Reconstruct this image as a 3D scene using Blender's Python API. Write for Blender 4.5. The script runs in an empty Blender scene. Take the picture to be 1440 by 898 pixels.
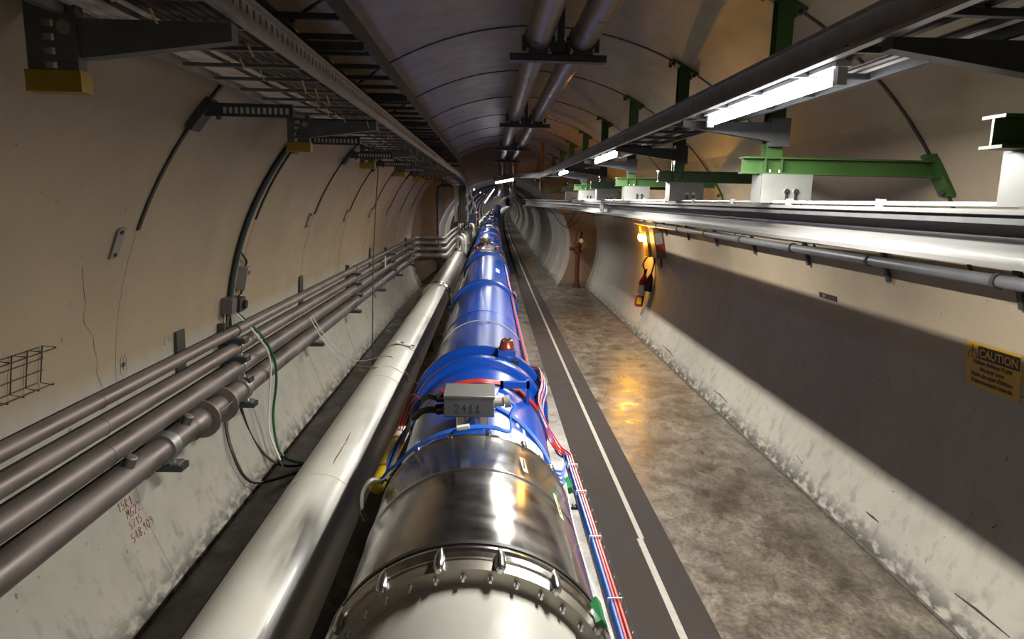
import bpy, math, random
from mathutils import Vector, Matrix
random.seed(7)
PI = math.pi
H = 2.035                      # camera height above the floor; all z below are relative to the camera

# ------------------------------------------------------------------ camera
scene = bpy.context.scene
cam_data = bpy.data.cameras.new('camera')
cam = bpy.data.objects.new('camera', cam_data)
scene.collection.objects.link(cam)
cam_data.sensor_width = 36.0
cam_data.lens = 24.0
cam_data.clip_start = 0.02
cam_data.clip_end = 400
yaw, pitch, roll = 0.037480, 0.174531, math.radians(1.2)
fwd = Vector((math.sin(yaw)*math.cos(pitch), math.cos(yaw)*math.cos(pitch), -math.sin(pitch)))
rgt = Vector((math.cos(yaw), -math.sin(yaw), 0))
upv = rgt.cross(fwd)
R_ = rgt*math.cos(roll) + upv*math.sin(roll)
U_ = upv*math.cos(roll) - rgt*math.sin(roll)
cam.matrix_world = Matrix(((R_.x, U_.x, -fwd.x, 0), (R_.y, U_.y, -fwd.y, 0), (R_.z, U_.z, -fwd.z, H), (0, 0, 0, 1)))
scene.camera = cam

# ------------------------------------------------------------------ world, exposure
world = bpy.data.worlds.new('world')
scene.world = world
world.use_nodes = True
world.node_tree.nodes['Background'].inputs[0].default_value = (0.02, 0.02, 0.022, 1)
world.node_tree.nodes['Background'].inputs[1].default_value = 1.0
scene.view_settings.view_transform = 'Standard'
scene.view_settings.look = 'None'
scene.view_settings.exposure = 0.0
scene.view_settings.gamma = 1.0
scene.view_settings.use_curve_mapping = False
LAMP = 20.0                    # fluorescent tube emission
LAMP_W = 134.0                  # downward light thrown by each fixture's reflector, watts per 1.2 m
AMBER = 80.0

# ------------------------------------------------------------------ materials
MATS = {}
def _nt(name):
    m = bpy.data.materials.new(name); m.use_nodes = True
    nt = m.node_tree
    return m, nt, nt.nodes['Principled BSDF']
def mat(name, col, rough=0.5, metal=0.0, var=0.12, scale=6.0, bump=0.0, bscale=40.0, stretch=(1,1,1), coat=0.0, emit=None, estr=0.0, rvar=0.0):
    if name in MATS: return MATS[name]
    k_ = 0.82 if metal > 0.45 else 0.68
    col = tuple(c*k_ for c in col)
    m, nt, b = _nt(name)
    N, L = nt.nodes, nt.links
    b.inputs['Base Color'].default_value = (*col, 1)
    b.inputs['Roughness'].default_value = rough
    b.inputs['Metallic'].default_value = metal
    if coat: b.inputs['Coat Weight'].default_value = coat; b.inputs['Coat Roughness'].default_value = 0.08
    if emit:
        b.inputs['Emission Color'].default_value = (*emit, 1); b.inputs['Emission Strength'].default_value = estr
    geo = N.new('ShaderNodeNewGeometry')
    mp = N.new('ShaderNodeMapping'); mp.inputs['Scale'].default_value = stretch
    L.new(geo.outputs['Position'], mp.inputs['Vector'])
    if var or rvar:
        nz = N.new('ShaderNodeTexNoise'); nz.inputs['Scale'].default_value = scale; nz.inputs['Detail'].default_value = 5
        L.new(mp.outputs[0], nz.inputs['Vector'])
        mr = N.new('ShaderNodeMapRange'); mr.inputs[1].default_value = 0.3; mr.inputs[2].default_value = 0.7
        mr.inputs[3].default_value = 1-var; mr.inputs[4].default_value = 1+var
        L.new(nz.outputs['Fac'], mr.inputs[0])
        mx = N.new('ShaderNodeVectorMath'); mx.operation = 'SCALE'; mx.inputs[0].default_value = col
        L.new(mr.outputs[0], mx.inputs['Scale']); L.new(mx.outputs[0], b.inputs['Base Color'])
        if rvar:
            m2 = N.new('ShaderNodeMapRange'); m2.inputs[1].default_value = 0.3; m2.inputs[2].default_value = 0.7
            m2.inputs[3].default_value = max(0.03, rough-rvar); m2.inputs[4].default_value = rough+rvar
            L.new(nz.outputs['Fac'], m2.inputs[0]); L.new(m2.outputs[0], b.inputs['Roughness'])
    if bump:
        n2 = N.new('ShaderNodeTexNoise'); n2.inputs['Scale'].default_value = bscale; n2.inputs['Detail'].default_value = 3
        L.new(mp.outputs[0], n2.inputs['Vector'])
        bp = N.new('ShaderNodeBump'); bp.inputs['Strength'].default_value = bump; bp.inputs['Distance'].default_value = 0.01
        L.new(n2.outputs['Fac'], bp.inputs['Height']); L.new(bp.outputs[0], b.inputs['Normal'])
    MATS[name] = m
    return m

def concrete(name, col, dark, rough, scuff_h, dirt=0.5, spot=0.35, streak=(1, 1, 1), upper=None):
    """painted concrete: broad blotches, small dark pocks, scuffs that thin out above the floor"""
    m, nt, b = _nt(name); N, L = nt.nodes, nt.links
    geo = N.new('ShaderNodeNewGeometry')
    def noise(scale, detail=6, sc=(1, 1, 1)):
        mp = N.new('ShaderNodeMapping'); mp.inputs['Scale'].default_value = sc
        L.new(geo.outputs['Position'], mp.inputs['Vector'])
        n = N.new('ShaderNodeTexNoise'); n.inputs['Scale'].default_value = scale; n.inputs['Detail'].default_value = detail
        L.new(mp.outputs[0], n.inputs['Vector']); return n.outputs['Fac']
    def rng(src, a, c, o0=0.0, o1=1.0):
        r = N.new('ShaderNodeMapRange'); r.inputs[1].default_value = a; r.inputs[2].default_value = c
        r.inputs[3].default_value = o0; r.inputs[4].default_value = o1; L.new(src, r.inputs[0]); return r.outputs[0]
    def mul(a, c):
        r = N.new('ShaderNodeMath'); r.operation = 'MULTIPLY'
        L.new(a, r.inputs[0]); L.new(c, r.inputs[1]) if not isinstance(c, float) else setattr(r.inputs[1], 'default_value', c); return r.outputs[0]
    def mix(fac, a, c):
        r = N.new('ShaderNodeMix'); r.data_type = 'RGBA'
        if isinstance(fac, float): r.inputs[0].default_value = fac
        else: L.new(fac, r.inputs[0])
        for s, v in ((r.inputs[6], a), (r.inputs[7], c)):
            if isinstance(v, tuple): s.default_value = (*v, 1)
            else: L.new(v, s)
        return r.outputs[2]
    if upper:          # creamier coat of paint above shoulder height, with some shade mixed into its colour
        s0 = N.new('ShaderNodeSeparateXYZ'); L.new(geo.outputs['Position'], s0.inputs[0])
        col2 = mix(rng(s0.outputs['Z'], 1.10, 1.22), col, upper)
        dk = N.new('ShaderNodeVectorMath'); dk.operation = 'SCALE'; dk.inputs['Scale'].default_value = .85; L.new(col2, dk.inputs[0])
        c1 = mix(rng(noise(1.3), 0.35, 0.7), col2, dk.outputs[0])
    else:
        c1 = mix(rng(noise(1.3), 0.35, 0.7), col, tuple(x*0.84 for x in col))
    c1 = mix(mul(rng(noise(9, 8, streak), 0.5, 0.75), dirt), c1, tuple(x*0.62 for x in col))
    c1 = mix(mul(rng(noise(30, 3), 0.70, 0.74), spot), c1, dark)
    if scuff_h:
        sx = N.new('ShaderNodeSeparateXYZ'); L.new(geo.outputs['Position'], sx.inputs[0])
        hm = rng(sx.outputs['Z'], 0.02, scuff_h, 1.0, 0.0)
        hm2 = rng(sx.outputs['Z'], 0.02, scuff_h*4.0, 1.0, 0.0)
        c1 = mix(mul(mul(rng(noise(11, 9, (1, 1.3, 0.8)), 0.55, 0.70), hm2), 0.5), c1, dark)
        c1 = mix(mul(rng(noise(22, 8, (1, .5, 1)), 0.38, 0.54), mul(hm, 0.95)), c1, dark)
    L.new(c1, b.inputs['Base Color'])
    L.new(rng(noise(5), 0.3, 0.7, rough-0.08, rough+0.1), b.inputs['Roughness'])
    bp = N.new('ShaderNodeBump'); bp.inputs['Strength'].default_value = 0.12; bp.inputs['Distance'].default_value = 0.01
    L.new(noise(60, 4), bp.inputs['Height']); L.new(bp.outputs[0], b.inputs['Normal'])
    MATS[name] = m
    return m

def floor_mat():
    m, nt, b = _nt('floor_concrete'); N, L = nt.nodes, nt.links
    geo = N.new('ShaderNodeNewGeometry')
    def noise(scale, detail, sc=(1, 1, 1), dist=0.0):
        mp = N.new('ShaderNodeMapping'); mp.inputs['Scale'].default_value = sc
        L.new(geo.outputs['Position'], mp.inputs['Vector'])
        n = N.new('ShaderNodeTexNoise'); n.inputs['Scale'].default_value = scale; n.inputs['Detail'].default_value = detail
        n.inputs['Distortion'].default_value = dist
        L.new(mp.outputs[0], n.inputs['Vector']); return n.outputs['Fac']
    def ramp(src, stops):
        r = N.new('ShaderNodeValToRGB'); e = r.color_ramp.elements
        e[0].position, e[0].color = stops[0][0], (*stops[0][1], 1)
        e[1].position, e[1].color = stops[-1][0], (*stops[-1][1], 1)
        for p, c in stops[1:-1]:
            k = e.new(p); k.color = (*c, 1)
        L.new(src, r.inputs[0]); return r.outputs[0]
    base = ramp(noise(2.3, 9, (1, .8, 1), 1.2), [(0.28, (0.046, 0.036, 0.025)), (0.45, (0.088, 0.073, 0.055)), (0.58, (0.122, 0.104, 0.081)), (0.75, (0.175, 0.152, 0.120))])
    fine = ramp(noise(13, 10, (1.0, .55, 1), 1.1), [(0.36, (0.66, 0.645, 0.62)), (0.64, (1.16, 1.16, 1.15))])
    mx = N.new('ShaderNodeMix'); mx.data_type = 'RGBA'; mx.blend_type = 'MULTIPLY'; mx.inputs[0].default_value = 1
    L.new(base, mx.inputs[6]); L.new(fine, mx.inputs[7])
    grit = ramp(noise(48, 6, (1, .8, 1), .5), [(0.38, (0.72, 0.71, 0.69)), (0.60, (1.1, 1.1, 1.1))])
    mx2 = N.new('ShaderNodeMix'); mx2.data_type = 'RGBA'; mx2.blend_type = 'MULTIPLY'; mx2.inputs[0].default_value = 1
    L.new(mx.outputs[2], mx2.inputs[6]); L.new(grit, mx2.inputs[7]); L.new(mx2.outputs[2], b.inputs['Base Color'])
    r = N.new('ShaderNodeMapRange'); r.inputs[1].default_value = .3; r.inputs[2].default_value = .7; r.inputs[3].default_value = .22; r.inputs[4].default_value = .5
    L.new(noise(4, 6, (1, 1, 1), 1.0), r.inputs[0]); L.new(r.outputs[0], b.inputs['Roughness'])
    bp = N.new('ShaderNodeBump'); bp.inputs['Strength'].default_value = 0.12; bp.inputs['Distance'].default_value = 0.012
    L.new(noise(14, 6, (1, .7, 1), 1.5), bp.inputs['Height']); L.new(bp.outputs[0], b.inputs['Normal'])
    MATS['floor'] = m
    return m

WALL = concrete('painted_wall', (0.315, 0.295, 0.245), (0.045, 0.040, 0.033), 0.5, 0.15, 0.4, spot=0.6, streak=(1, 1.3, .8), upper=(0.265, 0.205, 0.130))
WALLR = concrete('painted_wall_right', (0.315, 0.295, 0.245), (0.045, 0.040, 0.033), 0.5, 0.15, 0.4, spot=0.6, streak=(1, 1.3, .8), upper=(0.285, 0.230, 0.155))
CEIL = concrete('painted_vault', (0.285, 0.230, 0.155), (0.07, 0.06, 0.05), 0.37, 0.0, 0.5, spot=0.15, streak=(1, .5, 1))
INNER = concrete('inner_lining', (0.29, 0.265, 0.225), (0.05, 0.075, 0.065), 0.42, 0.12, 0.6, spot=0.4)
ENDW = concrete('amber_tinted_bulkhead', (0.25, 0.175, 0.118), (0.07, 0.08, 0.06), 0.6, 0.15, 0.5)  # browned so its colour carries the amber light
FLOOR = floor_mat()
JOINT = mat('joint_rubber', (0.02, 0.018, 0.016), 0.6)
STRIPE = mat('stripe_paint', (0.036, 0.027, 0.023), 0.85, var=0.3, scale=5, bump=.05, rvar=.1)
STRIPE.node_tree.nodes['Principled BSDF'].inputs['Specular IOR Level'].default_value = .25
LINE = mat('line_paint', (0.36, 0.335, 0.285), 0.5, var=0.12, scale=25)
BLUE = mat('blue_enamel', (0.002, 0.058, 0.38), 0.28, 0.0, var=0.10, scale=3, coat=0.25)
SILVER = mat('brushed_steel', (0.56, 0.55, 0.53), 0.19, 1.0, var=0.06, scale=6, stretch=(1, 2, 1), rvar=0.06)
POLISH = mat('polished_steel', (0.62, 0.60, 0.56), 0.20, 1.0, var=0.08, scale=12, rvar=.06)
MATTE = mat('satin_steel', (0.42, 0.385, 0.33), 0.40, 0.9, var=0.12, scale=10)
CHROME = mat('zinc_bolt', (0.72, 0.73, 0.75), 0.2, 1.0, var=0.05)
CREAM = mat('cream_enamel', (0.70, 0.68, 0.59), 0.34, 0.0, var=0.07, scale=4, coat=0.12)
CREAM2 = mat('cream_end_paint', (0.58, 0.57, 0.50), 0.35, 0.0, var=0.06, scale=3)
PIPE = mat('stained_pipe', (0.225, 0.190, 0.172), 0.5, 0.65, var=0.22, scale=7, rvar=0.12, stretch=(1, .4, 1))
CPIPE = mat('ceiling_pipe', (0.29, 0.24, 0.22), 0.36, 0.8, var=0.15, scale=6, rvar=.1)
GALV = mat('galvanised', (0.36, 0.345, 0.335), 0.45, 0.75, var=0.18, scale=14)
DGALV = mat('dark_strut', (0.070, 0.071, 0.072), 0.5, 0.5, var=0.2, scale=12)
STRUT = mat('galvanised_strut', (0.155, 0.16, 0.165), 0.5, 0.4, var=0.15, scale=12)
RUNG = mat('tray_rung', (0.15, 0.148, 0.142), 0.5, 0.5, var=0.1)
BRIGHT = mat('rail_aluminium', (0.155, 0.153, 0.148), 0.46, 0.5, var=0.10, scale=5, stretch=(1, .3, 6), rvar=.1)
ZINC = mat('zinc_plate', (0.20, 0.20, 0.19), 0.5, 0.3, var=0.1, scale=10)
GREEN = mat('green_paint', (0.030, 0.082, 0.014), 0.45, 0.0, var=0.12, scale=5)
YELLOW = mat('yellow_cap', (0.40, 0.23, 0.008), 0.5, var=0.1)
BLACK = mat('black_plastic', (0.012, 0.012, 0.012), 0.4, var=0)
WIRE = mat('dark_wire', (0.03, 0.03, 0.03), 0.5, var=0)
RUBBERCAB = mat('cable_black', (0.022, 0.02, 0.02), 0.5, var=0.1)
CABW = mat('cable_white', (0.82, 0.80, 0.74), 0.45, var=0.06)
CABB = mat('cable_brown', (0.07, 0.045, 0.035), 0.5, var=0.1)
CABRED = mat('cable_red', (0.45, 0.022, 0.015), 0.4, var=0.08)
CABBLUE = mat('cable_blue', (0.02, 0.12, 0.55), 0.4, var=0.08)
CABGRN = mat('cable_green', (0.012, 0.12, 0.035), 0.4, var=0.08)
CABGRY = mat('cable_grey', (0.33, 0.31, 0.27), 0.5, var=0.08)
WHITE = mat('white_enamel', (0.6, 0.6, 0.58), 0.35, var=0.03)
TUBE = mat('fluorescent_tube', (0.9, 0.9, 0.9), 0.3, var=0, emit=(0.93, 0.95, 1.0), estr=LAMP)
AMB = mat('amber_lens', (0.9, 0.35, 0.02), 0.3, var=0, emit=(1.0, 0.42, 0.02), estr=AMBER)
AMB2 = mat('amber_housing', (0.45, 0.28, 0.06), 0.4, var=0.1)
RED = mat('red_paint', (0.30, 0.018, 0.012), 0.35, var=0.12)
OXIDE = mat('oxide_red', (0.12, 0.022, 0.014), 0.5, var=0.2)
COPPER = mat('copper_cap', (0.26, 0.05, 0.028), 0.3, 0.4, var=0.1)
ALU = mat('cast_alloy', (0.165, 0.16, 0.15), 0.5, 0.6, var=0.1, scale=30)
SIGNY = mat('sign_yellow', (0.62, 0.36, 0.015), 0.45, var=0.03)
SIGNK = mat('sign_black', (0.018, 0.013, 0.010), 0.5, var=0)
INKRED = mat('ink_red', (0.33, 0.05, 0.04), 0.7, var=0)
INK = mat('ink_black', (0.02, 0.018, 0.016), 0.7, var=0)
TAPE = mat('masking_tape', (0.62, 0.53, 0.33), 0.6, var=0.06)
PAPER = mat('paper_label', (0.72, 0.70, 0.68), 0.5, var=0.05)
PATCH = mat('grey_plate', (0.24, 0.215, 0.205), 0.5, 0.2, var=0.1)
BROWNBOX = mat('brown_panel', (0.20, 0.10, 0.06), 0.5, var=0.15)
YELT = mat('yellow_tube', (0.55, 0.40, 0.01), 0.35, var=0.06)
GRNP = mat('green_clip', (0.01, 0.20, 0.06), 0.4, var=0.05)
NAVY = mat('navy_board', (0.01, 0.03, 0.12), 0.4, var=0.05)
ORNG = mat('orange_edge', (0.6, 0.16, 0.03), 0.5, var=0.05)

# ------------------------------------------------------------------ mesh helpers
COL = scene.collection
def bend(y):
    return y*y/6600.0 if y > 0 else 0.0

class MB:
    """collects shapes (camera-relative z) and links them as one mesh object"""
    def __init__(s): s.v = []; s.f = []; s.sm = []
    def add(s, vs, fs, smooth=False):
        o = len(s.v); s.v += [tuple(p) for p in vs]
        for f in fs: s.f.append(tuple(i+o for i in f)); s.sm.append(smooth)
        return s
    def box(s, x0, x1, y0, y1, z0, z1, b=0.0):
        if b > 0:
            return s.cbox(x0, x1, y0, y1, z0, z1, b)
        vs = [(x, y, z) for x in (x0, x1) for y in (y0, y1) for z in (z0, z1)]
        return s.add(vs, [(0, 1, 3, 2), (4, 6, 7, 5), (0, 4, 5, 1), (2, 3, 7, 6), (0, 2, 6, 4), (1, 5, 7, 3)])
    def cbox(s, x0, x1, y0, y1, z0, z1, b):
        # bevelled box: three nested rings along z
        def ring(i, z): return [(x0+i, y0+b, z), (x0+b, y0+i, z), (x1-b, y0+i, z), (x1-i, y0+b, z), (x1-i, y1-b, z), (x1-b, y1-i, z), (x0+b, y1-i, z), (x0+i, y1-b, z)]
        vs = ring(b, z0) + ring(0, z0+b) + ring(0, z1-b) + ring(b, z1)
        fs = [tuple(range(7, -1, -1)), tuple(range(24, 32))]
        for k in range(3):
            for i in range(8):
                j = (i+1) % 8; fs.append((k*8+i, k*8+j, k*8+8+j, k*8+8+i))
        return s.add(vs, fs)
    def xbox(s, M, hx, hy, hz):
        vs = [M @ Vector((x, y, z)) for x in (-hx, hx) for y in (-hy, hy) for z in (-hz, hz)]
        return s.add(vs, [(0, 1, 3, 2), (4, 6, 7, 5), (0, 4, 5, 1), (2, 3, 7, 6), (0, 2, 6, 4), (1, 5, 7, 3)])
    def sweep(s, path, sec, up=(0, 0, 1), closed=True, caps=True, smooth=False):
        """section points (side, up) carried along a path"""
        P = [Vector(p) for p in path]; n = len(P); k = len(sec); up = Vector(up); vs = []
        for i, p in enumerate(P):
            t = (P[min(i+1, n-1)] - P[max(i-1, 0)]).normalized()
            side = t.cross(up)
            side = side.normalized() if side.length > 1e-6 else Vector((1, 0, 0))
            u = side.cross(t)
            vs += [p + side*a + u*b for a, b in sec]
        fs = []
        for i in range(n-1):
            for j in range(k if closed else k-1):
                j2 = (j+1) % k
                fs.append((i*k+j, i*k+j2, (i+1)*k+j2, (i+1)*k+j))
        s.add(vs, fs, smooth)
        if caps and closed:
            o = len(s.v) - len(vs)
            s.f.append(tuple(o+j for j in range(k-1, -1, -1))); s.sm.append(False)
            s.f.append(tuple(o+(n-1)*k+j for j in range(k))); s.sm.append(False)
        return s
    def tube(s, path, r, n=10, caps=True):
        P = [Vector(p) for p in path]; m = len(P); vs = []
        t0 = (P[1]-P[0]).normalized()
        ref = Vector((0, 0, 1)) if abs(t0.z) < 0.9 else Vector((1, 0, 0))
        side = t0.cross(ref).normalized()
        for i, p in enumerate(P):
            t = (P[min(i+1, m-1)] - P[max(i-1, 0)]).normalized()
            side = (side - t*side.dot(t)).normalized()
            u = t.cross(side)
            rr = r[i] if isinstance(r, (list, tuple)) else r
            vs += [p + (side*math.cos(2*PI*j/n) + u*math.sin(2*PI*j/n))*rr for j in range(n)]
        fs = []
        for i in range(m-1):
            for j in range(n):
                j2 = (j+1) % n
                fs.append((i*n+j, i*n+j2, (i+1)*n+j2, (i+1)*n+j))
        o = len(s.v); s.add(vs, fs, True)
        if caps:
            s.f.append(tuple(o+j for j in range(n-1, -1, -1))); s.sm.append(False)
            s.f.append(tuple(o+(m-1)*n+j for j in range(n))); s.sm.append(False)
        return s
    def cyl(s, a, b, r, n=16): return s.tube([a, b], r, n)
    def lathe(s, cx, cz, prof, n=48, caps=True):
        """profile [(y, r)] turned about an axis parallel to the tunnel"""
        vs = []; m = len(prof)
        for y, r in prof:
            vs += [(cx + r*math.cos(2*PI*j/n), y, cz + r*math.sin(2*PI*j/n)) for j in range(n)]
        fs = []
        for i in range(m-1):
            for j in range(n):
                j2 = (j+1) % n; fs.append((i*n+j, (i+1)*n+j, (i+1)*n+j2, i*n+j2))
        o = len(s.v); s.add(vs, fs, True)
        if caps:
            s.f.append(tuple(o+j for j in range(n))); s.sm.append(False)
            s.f.append(tuple(o+(m-1)*n+j for j in range(n-1, -1, -1))); s.sm.append(False)
        return s
    def turn(s, base, axis, prof, n=20):
        """profile [(along, r)] turned about an axis through base"""
        ax = Vector(axis).normalized(); base = Vector(base)
        ref = Vector((0, 0, 1)) if abs(ax.z) < 0.9 else Vector((1, 0, 0))
        a = ax.cross(ref).normalized(); b = ax.cross(a); vs = []
        for h, r in prof:
            vs += [base + ax*h + (a*math.cos(2*PI*j/n) + b*math.sin(2*PI*j/n))*max(r, 1e-4) for j in range(n)]
        fs = []
        for i in range(len(prof)-1):
            for j in range(n):
                j2 = (j+1) % n; fs.append((i*n+j, i*n+j2, (i+1)*n+j2, (i+1)*n+j))
        o = len(s.v); s.add(vs, fs, True)
        s.f.append(tuple(o+j for j in range(n-1, -1, -1))); s.sm.append(False)
        k = (len(prof)-1)*n
        s.f.append(tuple(o+k+j for j in range(n))); s.sm.append(False)
        return s
    def arc(s, c, r0, r1, a0, a1, y0, y1, n=24):
        """solid curved slab between two radii about the tunnel axis direction"""
        vs = []
        for i in range(n+1):
            a = a0 + (a1-a0)*i/n
            for y in (y0, y1):
                for r in (r0, r1):
                    vs.append((c[0]+r*math.cos(a), y, c[1]+r*math.sin(a)))
        fs = []; sm = []
        for i in range(n):
            q = i*4; w = q+4
            fs += [(q, q+2, w+2, w), (q+1, w+1, w+3, q+3), (q, w, w+1, q+1), (q+2, q+3, w+3, w+2)]
        fs += [(0, 1, 3, 2), (n*4, n*4+2, n*4+3, n*4+1)]
        return s.add(vs, fs, True)
    def build(s, name, m, parent=None, at=None, bent=True):
        me = bpy.data.meshes.new(name)
        if at is None: at = parent['_at'] if parent is not None and '_at' in parent else (0, 0, 0)
        org = Vector(at)
        me.from_pydata([(x + (bend(y) if bent else 0) - org.x, y - org.y, z + H - org.z) for x, y, z in s.v], [], s.f)
        me.polygons.foreach_set('use_smooth', s.sm)
        try: me.set_sharp_from_angle(angle=math.radians(38))
        except Exception: pass
        me.materials.append(m)
        o = bpy.data.objects.new(name, me); COL.objects.link(o)
        if parent is not None: o.parent = parent
        else: o.location = org
        o['_at'] = tuple(at)
        return o

def tag(o, label, cat, group=None, kind=None):
    o['label'] = label; o['category'] = cat
    if group: o['group'] = group
    if kind: o['kind'] = kind
    return o
def thing(name, label, cat, at, group=None, kind=None):
    """Empty at the thing's base (x, y, z relative to the camera height)"""
    o = bpy.data.objects.new(name, None); COL.objects.link(o)
    o.empty_display_size = 0.1
    o.location = (at[0], at[1], at[2]+H)
    o['_at'] = (at[0], at[1], at[2]+H)
    return tag(o, label, cat, group, kind)
def copy_tree(o, dy=0.0, dx=0.0, dz=0.0, parent=None):
    c = o.copy(); COL.objects.link(c)
    if parent is None: c.location = (o.location.x+dx, o.location.y+dy, o.location.z+dz)
    else: c.parent = parent
    for ch in list(o.children): copy_tree(ch, parent=c)
    return c
def smooth(pts, k=6):
    P = [Vector(p) for p in pts]; P = [P[0]*2-P[1]] + P + [P[-1]*2-P[-2]]; out = []
    for i in range(1, len(P)-2):
        for j in range(k):
            t = j/k; a, b, c, d = P[i-1:i+3]
            out.append(0.5*((2*b) + (c-a)*t + (2*a-5*b+4*c-d)*t*t + (3*b-a-3*c+d)*t**3))
    out.append(P[-2]); return out
def cable(name, pts, r, m, label, cat='cable', group=None, n=6, k=6):
    p = smooth(pts, k)
    a = p[0]
    o = MB().tube(p, r, n).build(name, m, None, at=(a.x, a.y, a.z+H))
    return tag(o, label, cat, group)
RECT = lambda w, h: [(-w/2, -h/2), (w/2, -h/2), (w/2, h/2), (-w/2, h/2)]
def ordl(i): return ['nearest', 'second nearest', 'third nearest', 'fourth nearest', 'fifth nearest', 'sixth nearest', 'seventh nearest', 'eighth nearest', 'ninth nearest', 'tenth nearest', 'eleventh nearest', 'twelfth nearest', 'thirteenth nearest', 'fourteenth nearest', 'fifteenth nearest', 'sixteenth nearest', 'seventeenth nearest', 'eighteenth nearest', 'nineteenth nearest', 'farthest'][i]

# ------------------------------------------------------------------ tunnel: near vault
C = (0.355, -1.005); RT = 2.2; U = 1.68; YE = 16.3; FZ = -H
CI = (0.33, -1.12); RI = 1.6
rad = math.radians
def wallpt(z, side, off=0.0):
    d = math.sqrt((RT-off)**2 - (z-C[1])**2)
    return C[0] + side*d
def wall_frame(z, y, side, off=0.0):
    """matrix on the wall: x = reading direction, y = up along the wall, z = out of the wall"""
    x = wallpt(z, side, off)
    n = Vector((C[0]-x, 0, C[1]-z)).normalized()
    r = Vector((0, -1 if side > 0 else 1, 0))
    u = n.cross(r)
    return Matrix(((r.x, u.x, n.x, x), (r.y, u.y, n.y, y), (r.z, u.z, n.z, z), (0, 0, 0, 1)))

def shell(name, a0, a1, m, label, cat, n):
    o = MB().arc(C, RT+0.03, RT+0.09, a0, a1, -14, YE, n).build(name, JOINT)
    tag(o, label, cat, kind='structure')
    full = None; gp = 0.0 if name == 'wall_left' else .0004
    ks = list(range(-8, 10))
    for k in ks:
        y0 = k*U; y1 = min((k+1)*U, YE)
        if k == 9:
            p = MB().arc(C, RT, RT+0.03, a0, a1, y0+gp, y1, n).build('lining_panel', m, o)
        elif full is None:
            full = p = MB().arc(C, RT, RT+0.03, a0, a1, y0+gp, y1-gp, n).build('lining_panel', m, o, bent=False)
        else:
            p = full.copy(); COL.objects.link(p); p.location = ((bend(y0)+bend(y1))/2, y0-ks[0]*U, 0)
    return o
wall_left = shell('wall_left', rad(122), rad(208.5), WALL, 'curved cream painted concrete wall on the left side of the tunnel', 'wall', 24)
wall_right = shell('wall_right', rad(-28.8), rad(40), WALLR, 'curved cream painted concrete wall beside the walkway on the right', 'wall', 20)
ceiling = shell('ceiling', rad(40), rad(122), CEIL, 'glossy grey barrel vault overhead with ring joints', 'ceiling', 24)
for k in range(-1, 10):
    y = k*U
    MB().arc(C, RT-0.006, RT+0.02, rad(40), rad(122), y-.011, y+.011, 30).build('joint_strip', JOINT, ceiling)
    if k >= 1:
        MB().arc(C, RT-0.010, RT+0.02, rad(122), rad(158), y-.012, y+.012, 20).build('joint_strip', JOINT, wall_left)
        MB().arc(C, RT-0.008, RT+0.02, rad(18), rad(40), y-.011, y+.011, 12).build('joint_strip', JOINT, wall_right)
        M = wall_frame(-0.235, y-0.16, -1, 0.004)
        pb = MB()
        pts = [(-.028, -.075), (.02, -.075), (.033, -.06), (.033, .075), (-.01, .075), (-.028, .06)]
        pb.add([M @ Vector((a, b, c)) for c in (0, .008) for a, b in pts], [tuple(range(5, -1, -1)), tuple(range(6, 12))] + [(i, (i+1) % 6, 6+(i+1) % 6, 6+i) for i in range(6)])
        q = pb.build('cover_plate', PATCH, wall_left)
        for zz in (-.055, .055):
            c0 = M @ Vector((0, zz, .008)); c1 = M @ Vector((0, zz, .016))
            MB().cyl(c0, c1, .009, 8).build('screw', DGALV, q)

# bulkhead where the vault narrows
mb = MB(); n = 56; vs = []
ao0, ao1 = rad(-28.2), rad(208.2); ai0 = math.asin((FZ-CI[1])/RI); ai1 = PI - ai0
for i in range(n+1):
    t = i/n
    a = ao0+(ao1-ao0)*t; b = ai0+(ai1-ai0)*t
    for y in (YE, YE+0.45):
        vs.append((C[0]+(RT+.06)*math.cos(a), y, C[1]+(RT+.06)*math.sin(a)))
        vs.append((CI[0]+RI*math.cos(b), y, CI[1]+RI*math.sin(b)))
fs = []
for i in range(n):
    q = i*4; w = q+4
    fs += [(q, w, w+1, q+1), (q+1, w+1, w+3, q+3), (q+2, q+3, w+3, w+2)]
mb.add(vs, fs)
tag(mb.build('wall_front', ENDW), 'painted amber-lit bulkhead face where the wide vault steps down to the narrow tunnel', 'wall', kind='structure')

# inner narrow tunnel, ribbed lining
def inner(name, a0, a1, m, label, cat, n):
    root = None
    y = YE+0.1; L = 2.4; i = 0
    while y < 230:
        if y > 100: L = 9.0
        mb = MB(); vs = []; fs = []
        secs = [(0.0, 0.0), (0.25, .035), (0.7, .05), (L-.7, .05), (L-.12, .03), (L, -.02)]
        for dy, dr in secs:
            for j in range(n+1):
                a = a0+(a1-a0)*j/n
                vs.append((CI[0]+(RI+dr)*math.cos(a), y+dy, CI[1]+(RI+dr)*math.sin(a)))
        for s in range(len(secs)-1):
            for j in range(n):
                fs.append((s*(n+1)+j, s*(n+1)+j+1, (s+1)*(n+1)+j+1, (s+1)*(n+1)+j))
        mb.add(vs, fs, True)
        if root is None:
            root = tag(mb.build(name, m), label, cat, kind='structure')
        else:
            mb.build('lining_ring', m, root)
        y += L; i += 1
    return root
inner('wall_left.001', rad(118), rad(216), INNER, 'ribbed lining left of the magnets in the narrow far tunnel', 'wall', 14)
inner('wall_right.001', rad(-36), rad(60), INNER, 'ribbed pale lining of the narrow far tunnel beside the walkway', 'wall', 14)
inner('ceiling.001', rad(60), rad(118), INNER, 'dim ribbed vault of the narrow far tunnel', 'ceiling', 10)

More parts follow.
